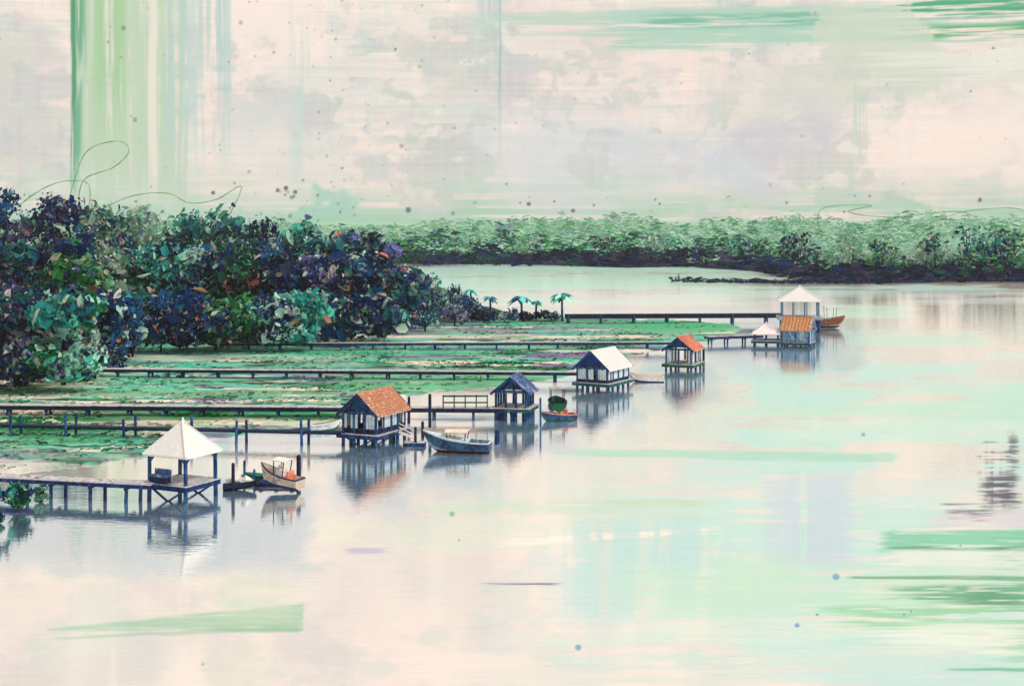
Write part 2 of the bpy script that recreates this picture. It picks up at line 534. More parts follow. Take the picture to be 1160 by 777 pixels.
# ------------------------------------------------------------------ water
def water_colour(px, py):
    """tint of the silt, algae film and weed drifting on the surface, with blue dock reflections painted in, by place on the water"""
    sx = vnoise(px / 150, py / 5.0, 1, 4, .65)        # long thin drift lines
    sf = vnoise(px / 60, py / 1.8, 2, 3, .7)
    bl = vnoise(px / 130, py / 75, 3, 5, .6)
    bl2 = vnoise(px / 90, py / 60, 4, 5, .6)
    vs = vnoise(px / 14, py / 120, 5, 4, .6)
    c = np.broadcast_to(L3((253, 238, 229)), px.shape + (3,)).copy()
    c = lerp(c, (218, 226, 216), sstep(bl, .46, .60) * .9)
    c = lerp(c, (230, 219, 219), sstep(bl2, .50, .70) * .7)
    c = lerp(c, (250, 240, 230), sstep(vs, .52, .70) * .5)
    # greener water to the lower right
    c = lerp(c, (172, 222, 212), sstep(px + (py - 560) * .5 + (bl - .5) * 520, 560, 900) * sstep(py, 505, 600) * sstep(sx, .30, .60) * .9)
    c = lerp(c, (182, 224, 216), sstep(px + (bl - .5) * 300, 640, 900) * sstep(py, 330, 430) * sstep(vnoise(px / 130, py / 15, 8, 3), .46, .60) * .9)
    c = lerp(c, (192, 222, 220), sstep(px, 420, 620) * sstep(py, 500, 560) * sstep(bl2, .42, .6) * .6)
    # inlet behind the piers
    c = lerp(c, (172, 222, 212), sstep(py, 350, 325) * sstep(sx, .34, .56) * .8)

    film = np.zeros(px.shape)          # how much floating film covers the water (dulls its gloss)

    def band(c, x0, x1, y0, y1, col, op, k0=.30, k1=.55, ex=14, ey=4, w0=1.0, slope=0.0, wob=4.0, st=None):
        st = sf * .5 + sx * .5 if st is None else st
        t = np.clip((px - x0) / max(x1 - x0, 1), 0, 1)
        mid = (y0 + y1) / 2 + slope * (px - (x0 + x1) / 2) + ((vnoise(px[:1] / 70, px[:1] * 0 + y0, 21, 3) - .5) * wob)
        half = (y1 - y0) / 2 * (w0 + (1 - w0) * t)
        e2 = (vnoise(py[:, :1] / 2.2, py[:, :1] * 0 + x0, 22, 3) - .5) * ex * 3
        m = sstep(px + e2, x0 - ex, x0 + ex) * sstep(px + e2, x1 + ex, x1 - ex)
        m = m * sstep(np.abs(py - mid), half + ey * .5, half - ey * .5)
        m = m * sstep(st, k0, k1) * op
        film[:] = np.maximum(film, m)
        return lerp(c, col, m)

    MINT, SAGE, GRN, JADE = (176, 222, 202), (168, 204, 176), (70, 166, 118), (118, 196, 168)
    c = band(c, 52, 344, 690, 722, (146, 194, 162), .9, .15, .5, 2, 4, .06, -.045)
    c = band(c, 60, 340, 712, 721, (116, 178, 142), .6, .25, .5, 4, 3, .2, -.045)
    c = band(c, 250, 338, 655, 700, (190, 212, 184), .6, .35, .6, 12, 8)
    c = band(c, 40, 330, 590, 660, (222, 222, 206), .6, .35, .6, 30, 12)
    c = band(c, 120, 420, 585, 612, (214, 226, 194), .6, .38, .6, 40, 8)
    c = band(c, 230, 300, 728, 790, (206, 210, 198), .7, .1, .5, 10, 10)
    c = band(c, -20, 70, 762, 800, (204, 202, 192), .7, .1, .5, 10, 10)
    c = band(c, 480, 620, 740, 790, (236, 222, 214), .7, .1, .5, 20, 8)
    c = band(c, 628, 1018, 509, 521, (158, 212, 190), .85, .20, .46, 6, 3, .7, .016, 3)
    c = band(c, 480, 790, 566, 582, (188, 218, 192), .7, .32, .56, 20, 5)
    c = band(c, 440, 800, 580, 625, (204, 224, 204), .6, .34, .6, 40, 14)
    c = band(c, 560, 800, 604, 612, (252, 240, 230), .8, .3, .5, 20, 4, 1, -.06)
    c = band(c, 790, 1300, 452, 476, (182, 224, 206), .85, .28, .52, 40, 6, .5)
    c = band(c, 1010, 1300, 436, 452, (186, 226, 210), .75, .28, .52, 14, 5, .6)
    c = band(c, 940, 1030, 346, 362, (196, 226, 210), .85, .25, .5, 12, 4)
    c = band(c, 930, 1110, 374, 392, (184, 222, 206), .85, .25, .5, 20, 4)
    c = band(c, 1030, 1300, 330, 345, (206, 214, 216), .7, .3, .55, 40, 4)
    c = band(c, 900, 1010, 398, 412, (200, 226, 212), .7, .28, .5, 20, 4)
    c = band(c, 520, 870, 306, 326, (184, 224, 204), .9, .22, .5, 30, 5)
    c = band(c, 560, 860, 332, 346, (206, 228, 214), .7, .3, .5, 30, 5)
    c = band(c, 870, 965, 535, 640, (186, 208, 222), .85, .28, .5, 14, 24, 1, 0, 10, vs)
    c = band(c, 600, 700, 420, 476, (176, 214, 222), .6, .2, .5, 14, 18, 1, 0, 6, vs)
    c = band(c, 640, 830, 590, 700, (176, 218, 218), .8, .32, .54, 30, 30, 1, 0, 8, vs)
    c = band(c, 815, 900, 622, 690, (182, 220, 204), .7, .2, .5, 8, 10, 1, 0, 8, vs)
    c = band(c, 710, 1300, 640, 700, (184, 226, 200), .8, .28, .55, 50, 14)
    c = band(c, 1000, 1400, 600, 624, (104, 196, 160), .95, .30, .48, 8, 5)
    c = band(c, 1004, 1400, 618, 623, (50, 130, 104), .85, .40, .52, 10, 2)
    c = band(c, 1010, 1400, 622, 640, (226, 234, 222), .8, .3, .5, 10, 4)
    c = band(c, 960, 1400, 651, 660, (72, 158, 112), .95, .12, .42, 8, 2, .3, .01, 2)
    c = band(c, 1030, 1400, 654, 690, (52, 158, 108), .95, .38, .50, 40, 6, .5)
    c = band(c, 1100, 1400, 668, 686, (36, 140, 84), .95, .38, .50, 20, 4)
    c = band(c, 950, 1400, 686, 712, (128, 204, 152), .9, .38, .52, 30, 5)
    c = band(c, 1000, 1400, 706, 742, (232, 240, 224), .8, .3, .5, 40, 6)
    c = band(c, 1080, 1400, 757, 764, (70, 174, 136), .9, .26, .48, 10, 2, .4, .02)
    c = band(c, 700, 1080, 730, 762, (196, 224, 212), .6, .3, .55, 40, 10)
    c = band(c, 520, 900, 756, 785, (226, 222, 214), .7, .2, .5, 40, 8)
    c = band(c, 690, 800, 566, 572, (188, 216, 186), .8, .25, .5, 10, 2)
    c = band(c, 640, 720, 356, 372, (206, 226, 216), .6, .3, .5, 20, 4)
    c = band(c, 900, 1300, 476, 500, (200, 230, 216), .8, .30, .52, 40, 6)
    c = band(c, 1140, 1400, 600, 760, (96, 184, 136), .6, .46, .58, 30, 20)
    c = band(c, 700, 960, 700, 728, (200, 230, 214), .7, .3, .52, 40, 8)
    # drifting weed and silt by the right edge
    c = band(c, 1055, 1320, 572, 600, (216, 198, 214), .85, .3, .55, 20, 8, .4, -.03)
    c = band(c, 1112, 1152, 492, 575, (60, 52, 84), .9, .44, .54, 6, 16, 1, 0, 4, vs * .5 + sf * .5)
    c = band(c, 1116, 1150, 540, 570, (44, 42, 78), 1.0, .30, .46, 8, 10, 1, 0, 4, vs * .4 + sf * .6)
    c = band(c, 1070, 1120, 568, 592, (70, 58, 92), .8, .50, .60, 8, 8)
    c = band(c, 548, 636, 659.6, 662.4, (60, 64, 124), .95, .20, .42, 10, 1.4, .4, .012, 1)
    c = band(c, 395, 440, 620, 627, (150, 150, 196), .7, .3, .5, 8, 2)
    # film-free water round the docks mirrors more; reflections' blue painted into its colour
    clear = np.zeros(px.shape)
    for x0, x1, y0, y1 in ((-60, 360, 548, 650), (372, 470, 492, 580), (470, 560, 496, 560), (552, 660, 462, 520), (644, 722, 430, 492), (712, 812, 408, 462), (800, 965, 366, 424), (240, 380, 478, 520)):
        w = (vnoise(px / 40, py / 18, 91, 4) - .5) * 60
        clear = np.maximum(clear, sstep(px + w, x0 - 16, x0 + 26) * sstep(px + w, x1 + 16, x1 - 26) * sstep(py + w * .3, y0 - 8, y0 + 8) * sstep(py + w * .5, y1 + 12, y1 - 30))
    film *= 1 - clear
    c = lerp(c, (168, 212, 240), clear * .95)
    # dock reflections painted in as blue bands
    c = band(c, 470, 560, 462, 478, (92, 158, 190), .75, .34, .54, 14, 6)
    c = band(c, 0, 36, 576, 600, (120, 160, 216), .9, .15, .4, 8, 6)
    # specks of duckweed
    for (qx, qy, r, col) in ((947, 653, 5, (92, 158, 200)), (903, 708, 3.4, (60, 136, 196)), (655, 733, 5, (100, 160, 190)),
                             (512, 582, 4, (110, 178, 150)), (926, 696, 2, (40, 140, 130)), (1024, 696, 1.6, (40, 90, 160)),
                             (1032, 692, 1.4, (40, 90, 160)), (1088, 618, 1.6, (30, 50, 90)), (978, 492, 3, (110, 170, 180)),
                             (230, 752, 2.5, (150, 160, 150)), (520, 612, 1.6, (60, 60, 90))):
        c = lerp(c, col, sstep(np.hypot(px - qx, (py - qy) * 1.1), r, r * .6))
    film[:] = np.maximum(film, np.clip((c[..., 1] - c[..., 0]) * 4, 0, .9))
    film[:] = film * (1 - clear) - clear * .8
    return np.concatenate([c, film[..., None]], -1)


pxs = np.concatenate([[-14000, -4000, -1500], np.arange(-400, 1561, 1.6), [2700, 5200, 15000]])
pys = np.concatenate([np.arange(253.6, 860, 1.2), [900, 1000, 1300, 2200, 5000]])
PX, PY = np.meshgrid(pxs, pys)
DY = F0 * CAMH / (PY - HOR)
wv = np.stack([np.clip((PX - CX) * DY / F0, -2500, 2500), DY, np.zeros_like(DY)], -1)
M['water'], n = new_mat('tidal_water')
a = n.n('ShaderNodeAttribute', attribute_name='col')
pos = n.n('ShaderNodeNewGeometry').outputs['Position']
mp = n.n('ShaderNodeMapping')
n.put(mp.inputs[0], pos)
mp.inputs['Scale'].default_value = (.16, 1.3, 1)
dry = n.noise(mp.outputs[0], 1.3, 5.0, .7)
cc = n.mix(0.42, a.outputs['Color'], n.mix(dry, (.72, .76, .78, 1), (1.26, 1.22, 1.2, 1)), 'MULTIPLY')
mp2 = n.n('ShaderNodeMapping')
n.put(mp2.inputs[0], pos)
mp2.inputs['Scale'].default_value = (.40, 1.6, 1)
rip = n.noise(mp2.outputs[0], 1.5, 3.0, .55)
bmp = n.n('ShaderNodeBump')
bmp.inputs['Strength'].default_value = 0.05
bmp.inputs['Distance'].default_value = 0.25
n.put(bmp.inputs['Height'], rip)
dif = n.n('ShaderNodeBsdfDiffuse')
n.put(dif.inputs[0], cc)
glo = n.n('ShaderNodeBsdfGlossy')
glo.inputs['Roughness'].default_value = .02
n.put(glo.inputs['Color'], n.mix(.22, (1, 1, 1, 1), cc))
n.put(glo.inputs['Normal'], bmp.outputs[0])
fr = n.n('ShaderNodeFresnel')
fr.inputs['IOR'].default_value = 1.7
fac = n.m('ADD', n.m('MULTIPLY', fr.outputs[0], .25), .60, clamp=True)
fac = n.m('MULTIPLY', fac, n.m('SUBTRACT', 1.0, n.m('MULTIPLY', a.outputs['Alpha'], .62)))
fac = n.m('MINIMUM', fac, .89)
mx = n.n('ShaderNodeMixShader')
n.put(mx.inputs[0], fac)
L = n.t.links
L.new(dif.outputs[0], mx.inputs[1])
L.new(glo.outputs[0], mx.inputs[2])
o = n.n('ShaderNodeOutputMaterial')
L.new(mx.outputs[0], o.inputs[0])
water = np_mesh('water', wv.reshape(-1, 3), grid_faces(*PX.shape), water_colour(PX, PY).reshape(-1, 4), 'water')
water['kind'] = 'structure'


# ------------------------------------------------------------------ land: marsh, wooded shore, far shore
def land(name, poly, xr, yr, step, zf, cf, mat, rag):
    pxs = np.arange(xr[0], xr[1], step[0])
    pys = np.arange(yr[0], yr[1], step[1])
    PX, PY = np.meshgrid(pxs, pys)
    d = poly_dist(PX, PY * 2.2, [(x, y * 2.2) for x, y in poly])
    d = d + (vnoise(PX / 26, PY / 5, 31, 4) - .5) * rag
    z = zf(PX, PY, d)
    DY = F0 * CAMH / (PY - HOR)
    v = np.stack([(PX - CX) * DY / F0, DY, z], -1).reshape(-1, 3)
    f = grid_faces(*PX.shape)
    keep = (z.reshape(-1)[f] > -.28).any(1)
    f = f[keep]
    used = np.unique(f)
    mapi = np.full(len(v), -1)
    mapi[used] = np.arange(len(used))
    c = cf(PX, PY, d).reshape(-1, 3)
    o = np_mesh(name, v[used], mapi[f], c[used], mat, smooth=True)
    o['kind'] = 'structure'
    return o


MARSH = [(-420, 566), (-120, 556), (0, 545), (40, 534), (110, 526), (170, 517), (215, 503), (300, 490), (372, 484), (392, 472), (470, 450),
         (560, 438), (640, 430), (662, 412), (735, 402), (760, 392), (820, 384), (846, 374), (830, 366), (740, 360), (600, 356), (300, 366), (-420, 380)]


def marsh_bands(px, py):
    t = vnoise(px / 140, py / 3.2, 41, 4, .65)
    t2 = vnoise(px / 80, py / 4.5, 42, 4, .6)
    t3 = vnoise(px / 45, py / 2.2, 43, 4, .65)
    c = np.broadcast_to(L3((110, 174, 146)), px.shape + (3,)).copy()
    c = lerp(c, (26, 112, 66), sstep(t, .48, .56))
    c = lerp(c, (84, 190, 164), sstep(t2, .55, .63))
    c = lerp(c, (160, 188, 160), sstep(t3, .58, .68))
    c = lerp(c, (16, 74, 56), sstep(vnoise(px / 60, py / 2.0, 44, 4), .58, .66))
    c = lerp(c, (232, 214, 204), sstep(vnoise(px / 120, py / 2.0, 45, 4), .62, .68))
    c = lerp(c, (120, 112, 146), sstep(vnoise(px / 130, py / 3.5, 46, 3), .60, .70))

    def b(c, x0, x1, y0, y1, col, op=1., k=.42):
        m = sstep(px, x0 - 40, x0 + 40) * sstep(px, x1 + 40, x1 - 40)
        m = m * sstep(py, y0 - 2, y0 + 2) * sstep(py, y1 + 2, y1 - 2)
        return lerp(c, col, m * sstep(t * .5 + t3 * .5, k - .08, k + .12) * op)
    c = b(c, 330, 760, 362, 374, (88, 158, 128), .9)
    c = b(c, 340, 720, 373, 381, (132, 124, 148), .9)
    c = b(c, 330, 760, 381, 385, (230, 212, 206), .8, .40)
    c = b(c, 700, 850, 366, 378, (76, 168, 122), .95, .3)
    c = b(c, 150, 560, 391, 404, (74, 176, 140), .8)
    c = b(c, 90, 400, 404, 411, (190, 206, 184), .6)
    c = b(c, 300, 470, 420, 432, (112, 106, 146), .8)
    c = b(c, 40, 140, 428, 438, (196, 158, 132), .8)
    c = b(c, 110, 200, 424, 446, (110, 208, 178), .8)
    c = b(c, 380, 640, 426, 446, (106, 176, 132), .8, .36)
    c = b(c, -60, 380, 444, 452, (130, 176, 140), .8)
    c = b(c, -60, 120, 460, 474, (216, 190, 178), .8)
    c = b(c, 60, 380, 466, 480, (30, 116, 62), .9, .36)
    c = b(c, 140, 380, 479, 484, (238, 222, 204), .85, .38)
    c = b(c, -60, 150, 484, 492, (28, 110, 66), .9)
    c = b(c, -60, 150, 492, 506, (96, 178, 134), .85)
    c = b(c, -60, 120, 512, 524, (142, 132, 150), .7)
    c = b(c, -60, 60, 526, 548, (222, 214, 206), .85, .36)
    return c


def marsh_col(px, py, d):
    c = marsh_bands(px, py)
    return lerp(c, (60, 84, 118), sstep(d, 7, 0) * .6)


land('marsh', MARSH, (-420, 900), (358, 590), (2.0, .8),
     lambda x, y, d: np.clip(-.35 + d * .09, -.5, .22) + np.clip(d, 0, 5) / 5 * (vnoise(x / 30, y / 4, 47) - .5) * .25, marsh_col, 'marsh', 26)

WOOD = [(-500, 448), (0, 434), (90, 428), (135, 396), (300, 391), (420, 384), (500, 371), (600, 365), (664, 360), (650, 356),
        (590, 352), (545, 344), (510, 330), (480, 312), (450, 300), (200, 286), (-500, 280)]


def soil_col(px, py, d):
    t = vnoise(px / 60, py / 4, 51, 4)
    c = np.broadcast_to(L3((46, 54, 66)), px.shape + (3,)).copy()
    c = lerp(c, (26, 66, 62), sstep(t, .46, .6))
    c = lerp(c, (84, 76, 98), sstep(vnoise(px / 50, py / 3, 52, 4), .56, .68))
    return lerp(c, (170, 156, 160), sstep(d, 8, 2) * .6)


land('wooded_shore', WOOD, (-500, 690), (276, 452), (4, 1.0),
     lambda x, y, d: np.clip(-.45 + d * .08, -.6, 1.2) + sstep(d, 12, 80) * 2.2, soil_col, 'soil', 14)

FAR = [(440, 300), (482, 302), (560, 301), (640, 303), (700, 305), (780, 304), (850, 309), (905, 314), (880, 317), (780, 316.5), (752, 318), (780, 321),
       (905, 323), (1000, 323), (1100, 321), (1190, 322), (1700, 330), (3000, 330), (3000, 251), (-3000, 251), (-3000, 268), (200, 276)]


def far_col(px, py, d):
    t = vnoise(px / 40, py / 3, 61, 4)
    c = np.broadcast_to(L3((36, 38, 60)), px.shape + (3,)).copy()
    c = lerp(c, (26, 40, 78), sstep(t, .48, .6))
    c = lerp(c, (60, 54, 76), sstep(vnoise(px / 40, py / 2, 62, 4), .54, .66))
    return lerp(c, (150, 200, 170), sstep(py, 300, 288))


land('far_shore', FAR, (-900, 2060), (253.6, 334), (5, .7),
     lambda x, y, d: np.clip(-.5 + d * .12, -.6, 1.0) + sstep(y, 300, 262) * 3.0, far_col, 'soil', 6)


# ------------------------------------------------------------------ foliage
def dabs(cen, nor, size, col, aspect=.5, up=None, wild=.45):
    """leaf clumps: one bent, ragged six-cornered face pair for each centre"""
    n = len(cen)
    nor = nor / np.maximum(np.linalg.norm(nor, axis=1, keepdims=True), 1e-6)
    r = RNG.normal(size=(n, 3))
    if up is not None:
        r = r * wild + up
    u = r - nor * (r * nor).sum(1, keepdims=True)
    u /= np.maximum(np.linalg.norm(u, axis=1, keepdims=True), 1e-6)
    w = np.cross(nor, u)
    a = size[:, None] * .5
    b = a * (aspect if np.isscalar(aspect) else aspect[:, None])
    j = lambda: RNG.uniform(.65, 1.3, (n, 1))
    k = nor * size[:, None] * .14
    p = [cen + u * a * j() - k,
         cen + u * a * .45 * j() + w * b * j(),
         cen - u * a * .45 * j() + w * b * j(),
         cen - u * a * j() - k,
         cen - u * a * .45 * j() - w * b * j(),
         cen + u * a * .45 * j() - w * b * j()]
    v = np.stack(p, 1).reshape(-1, 3)
    i = np.arange(n)[:, None] * 6
    f = np.concatenate([i + np.array([0, 1, 2, 3]), i + np.array([0, 3, 4, 5])], 0)
    return v, f, np.repeat(col, 6, axis=0)


PALS = {
    'navy': [((12, 58, 118), 28), ((10, 32, 68), 20), ((22, 92, 146), 15), ((44, 62, 98), 7), ((36, 128, 128), 12), ((30, 100, 62), 6), ((118, 124, 190), 4), ((176, 216, 204), 8)],
    'teal': [((44, 156, 152), 20), ((96, 206, 184), 18), ((20, 100, 114), 16), ((20, 56, 110), 16), ((32, 116, 72), 11), ((168, 224, 206), 12), ((16, 34, 66), 7)],
    'green': [((34, 116, 62), 22), ((74, 156, 80), 14), ((20, 84, 76), 16), ((16, 50, 100), 20), ((122, 192, 140), 12), ((16, 36, 66), 9), ((66, 166, 156), 9)],
    'plum': [((66, 70, 100), 18), ((38, 48, 78), 16), ((12, 50, 104), 24), ((114, 116, 178), 9), ((36, 116, 112), 14), ((24, 88, 142), 12), ((190, 200, 204), 7)],
    'sage': [((116, 160, 134), 20), ((156, 194, 168), 16), ((66, 128, 102), 18), ((30, 80, 112), 15), ((30, 56, 100), 10), ((206, 222, 204), 9), ((70, 168, 150), 12)],
    'mint': [((164, 204, 182), 26), ((148, 194, 170), 18), ((184, 212, 194), 22), ((104, 172, 126), 12), ((150, 160, 186), 8), ((88, 150, 128), 10)],  # pale shades close to the sky: distance haze put into the leaf colour
    'dark': [((22, 32, 64), 30), ((12, 20, 48), 24), ((14, 50, 104), 22), ((72, 64, 94), 14), ((24, 80, 76), 9)],
}


def pick(pal, n, lobe=None, nl=1):
    """colours for n clumps; clumps of the same lobe lean to one shade"""
    cols = np.array([L3(c) for c, w in PALS[pal]])
    w = np.array([w for c, w in PALS[pal]], float)
    w /= w.sum()
    idx = RNG.choice(len(cols), n, p=w)
    if lobe is not None:
        lead = RNG.choice(len(cols), nl, p=w)
        idx = np.where(RNG.random(n) < .62, lead[lobe], idx)
    return cols[idx] * RNG.uniform(.8, 1.4, (n, 1))


ACC = [((232, 134, 112), .010), ((238, 226, 214), .024), ((126, 122, 190), .022), ((196, 156, 116), .010), ((196, 226, 206), .04), ((112, 196, 176), .03)]


def accents(col):
    u = RNG.random(len(col))
    t = 0
    for c, p in ACC:
        col[(u > t) & (u < t + p)] = L3(c)
        t += p
    return col


def tree(name, label, cat, base, height, rad, pal, n=900, dab=1.0, group=None, trunk=True, low=.22, fuzzy=0.0, acc=True):
    t = thing(name, label, cat, base, 0, group)
    nl = max(7, int(10 + rad))
    th = RNG.uniform(0, 2 * math.pi, nl)
    rr = np.sqrt(RNG.random(nl)) * rad * .72
    zz = RNG.uniform(low, .86, nl)
    prof = np.clip(1.25 - np.abs(zz - .5) * 1.2, .3, 1)
    lc = np.stack([np.cos(th) * rr * prof, np.sin(th) * rr * prof, zz * height], 1)
    lr = rad * RNG.uniform(.30, .52, nl)
    lc[0] = (RNG.normal() * rad * .15, 0, height - lr[0] * .7)
    lob = RNG.integers(0, nl, n)
    d = RNG.normal(size=(n, 3))
    d /= np.linalg.norm(d, axis=1, keepdims=True)
    R = lr[lob] * (RNG.uniform(.55, 1.08, n) + (RNG.random(n) < .12) * RNG.uniform(0, .5 + fuzzy, n))
    cen = lc[lob] + d * R[:, None] * np.array([1, 1, .78])
    cen[:, 2] = np.clip(cen[:, 2], .25, None)
    size = dab * RNG.choice([.40, .65, .95, 1.4, 2.2], n, p=[.34, .30, .20, .12, .04]) * np.where(RNG.random(n) < .012, 1.35, 1)
    lean = RNG.normal(size=(nl, 3))
    col = pick(pal, n, lob, nl)
    if acc:
        col = accents(col)
    v, f, c = dabs(cen, d + RNG.normal(size=(n, 3)) * .6, size, col, RNG.uniform(.25, .7, n), lean[lob])
    np_mesh('crown', v, f, c, 'leaf', t)
    if trunk:
        b = MB()
        top = height * .62
        bend = random.uniform(-.5, .5)
        r0 = .10 + height * .014
        b.tube([(0, 0, -.6), (bend * .3, 0, top * .4), (bend, .1, top), (bend * 1.3, .2, height * .85)], [r0 * 1.3, r0, r0 * .6, r0 * .2], 7)
        for k in range(5):
            q = lc[RNG.integers(0, nl)]
            s = (bend * .4, 0, top * random.uniform(.42, .8))
            b.tube([s, tuple(np.array(s) * .45 + q * .55 + np.array((0, 0, .3))), tuple(q)], [r0 * .55, r0 * .35, r0 * .12], 5)
        b.build('trunk', 'trunk', t, smooth=True)
    return t


def tree_at(name, label, cat, px, by, ty, rpx, pal, **kw):
    z = kw.pop('z', 1.6)
    Y = depth(by, z)
    mpp = Y / F0
    X = (px - CX) * mpp
    top = CAMH - (ty - HOR) * mpp
    return tree(name, label, cat, (X, Y, z), top - z, rpx * mpp, pal, **kw)


ORD = ['first', 'second', 'third', 'fourth', 'fifth', 'sixth', 'seventh', 'eighth', 'ninth', 'tenth', 'eleventh', 'twelfth', 'thirteenth',
       'fourteenth', 'fifteenth', 'sixteenth', 'seventeenth', 'eighteenth', 'nineteenth', 'twentieth']
WORD = {'navy': 'navy blue', 'teal': 'teal', 'green': 'deep green', 'plum': 'plum grey', 'sage': 'sage green', 'mint': 'pale mint', 'dark': 'near-black'}

BACK = [(-70, 216, 'navy', 46), (10, 217, 'navy', 44), (62, 219, 'plum', 40), (112, 232, 'sage', 42), (160, 236, 'mint', 40), (205, 242, 'teal', 42),
        (252, 240, 'sage', 44), (300, 249, 'navy', 36), (345, 251, 'teal', 38), (392, 262, 'navy', 34), (432, 264, 'navy', 30)]
MID = [(-45, 262, 'plum', 46), (30, 258, 'plum', 46), (85, 272, 'green', 42), (135, 268, 'sage', 42), (185, 276, 'teal', 42), (232, 280, 'navy', 40),
       (280, 276, 'green', 40), (326, 280, 'navy', 38), (370, 288, 'plum', 36), (415, 294, 'navy', 34), (455, 304, 'plum', 26)]
FRONT = [(-60, 335, 'navy', 44), (18, 330, 'plum', 42), (72, 332, 'teal', 40), (122, 330, 'navy', 38), (166, 334, 'plum', 36), (212, 338, 'navy', 36),
         (258, 342, 'green', 34), (302, 338, 'navy', 34), (346, 334, 'teal', 32), (390, 340, 'navy', 30), (432, 336, 'plum', 28)]
for row, spec, by, words, g in ((0, BACK, 338, 'tall {} tree, {} from the left in the skyline row of the left wood', 'skyline trees of the left wood'),
                                (1, MID, 362, '{} tree, {} from the left in the middle row of the left wood', 'middle trees of the left wood'),
                                (2, FRONT, 0, '{} tree, {} from the left in the front row of the left wood', 'front trees of the left wood')):
    for i, (px, ty, pal, rp) in enumerate(spec):
        b = by + (6 if i < 3 else 0) if by else (430 if px < 100 else 398 if px < 150 else 388 - max(0, px - 330) * .10)
        if row == 1 and px < 100:
            b = 385
        pos = 'partly out of frame at the left edge' if i == 0 else ORD[i - 1]
        lab = words.format(WORD[pal], pos) if i else '{} tree {} of the wood, {} row'.format(WORD[pal], pos, ('skyline', 'middle', 'front')[row])
        tree_at('broadleaf_tree', lab, 'tree', px, b, ty, rp * (1.0, 1.08, 1.22)[row], pal, low=(.22, .18, .08)[row], n=(2300, 2500, 2700)[row], dab=(1.35, 1.3, 1.1)[row], group=g, fuzzy=.35 if row == 0 else 0)

# undergrowth along the foot of the wood
SH = [(-20, 436, 30, 'navy'), (28, 434, 26, 'dark'), (66, 431, 24, 'plum'), (100, 426, 26, 'dark'), (128, 418, 22, 'navy'), (150, 402, 20, 'dark'), (182, 396, 18, 'green'),
      (212, 393, 18, 'dark'), (244, 392, 18, 'navy'), (276, 391, 16, 'dark'), (306, 390, 16, 'navy'), (338, 388, 18, 'plum'), (368, 386, 16, 'navy'),
      (398, 384, 17, 'dark'), (428, 381, 16, 'navy'), (456, 377, 17, 'plum'), (482, 374, 16, 'navy')]
for i, (px, by, h, pal) in enumerate(SH):
    tree_at('shrub', '{} shrub, {} from the left at the foot of the left wood'.format(WORD[pal], ORD[i]), 'shrub', px, by, by - h * 1.25, 20, pal,
            n=420, dab=.62, group='undergrowth along the foot of the left wood', z=.45, low=.05)
TIP = [(466, 352, 298, 24, 'navy'), (490, 356, 308, 22, 'teal'), (512, 360, 322, 20, 'navy'), (476, 364, 342, 20, 'plum'), (515, 367, 346, 18, 'plum'), (528, 358, 334, 13, 'navy'),
       (497, 348, 324, 15, 'sage'), (534, 357, 338, 15, 'teal'), (522, 352, 332, 12, 'navy'), (548, 364, 352, 18, 'dark'), (572, 363, 352, 16, 'navy'), (600, 362, 354, 16, 'dark'), (624, 361, 354, 13, 'navy')]
for i, (px, by, ty, rp, pal) in enumerate(TIP):
    tree_at('shrub', '{} shrub, {} from the left on the low point with the palms'.format(WORD[pal], ORD[i]), 'shrub', px, by, ty, rp, pal,
            n=420, dab=.7, group='shrubs on the low point', z=.5, low=.05)

# dark bank in the lower left corner
for i, (px, by, ty, rp, pal) in enumerate([(-8, 592, 552, 22, 'green'), (22, 578, 547, 17, 'green'), (46, 568, 548, 10, 'sage')]):
    tree_at('marsh_bush', ('dark green bush in the lower left corner of the view', 'green bush under the near pier at the left edge',
                           'small sage bush beside the leftmost near pier posts')[i], 'bush', px, by, ty, rp, pal, n=500, dab=.34, z=.05, low=.05, acc=False,
            group='bushes by the near pier')


# palms on the low point
def palm(label, px, by, ty, rp):
    z = .8
    Y = depth(by, z)
    mpp = Y / F0
    h = CAMH - (ty - HOR) * mpp - z
    r = rp * mpp
    t = thing('palm_tree', label, 'palm', ((px - CX) * mpp, Y, z), random.uniform(0, 6), 'palms on the low point')
    hh = h - r * .45
    MB().tube([(0, 0, -.5), (.1, 0, hh * .5), (.22, 0, hh)], [.30, .22, .18], 7).build('trunk', 'palmtrunk', t, smooth=True)
    for k in range(15):
        a = k * 2 * math.pi / 15 + random.uniform(-.2, .2)
        lift = random.uniform(.15, .75)
        ln = r * random.uniform(.8, 1.15)
        V, Fc, n = [], [], 6
        for i in range(n + 1):
            s = i / n
            x = ln * s * math.cos(lift * (1 - s * .5))
            zz = ln * (math.sin(lift) * s * 1.3 - s * s * .95)
            w = ln * .25 * (math.sin(math.pi * (.12 + .86 * s)))
            for q in (-1, 0, 1):
                y = q * w
                V.append((.22 + x * math.cos(a) - y * math.sin(a), x * math.sin(a) + y * math.cos(a), hh + zz + (0 if q == 0 else -w * .5)))
        for i in range(n):
            for q in (0, 1):
                b = i * 3 + q
                Fc.append((b, b + 3, b + 4, b + 1))
        V = np.array(V)
        col = pick('teal', 1) * 1.5
        np_mesh('frond', V, np.array(Fc), np.repeat(col, len(V), 0), 'frond', t)


palm('small palm nearest the wood on the low point', 534, 354, 325, 10)
palm('short palm between the smallest palm and the wide teal palm', 556, 357, 333, 10)
palm('wide teal palm in the middle of the low point', 591, 359, 331, 16)
palm('slim palm right beside the wide teal palm', 607, 359, 338, 8)
palm('bushy palm at the end of the low point, by the far pier', 637, 361, 328, 16)


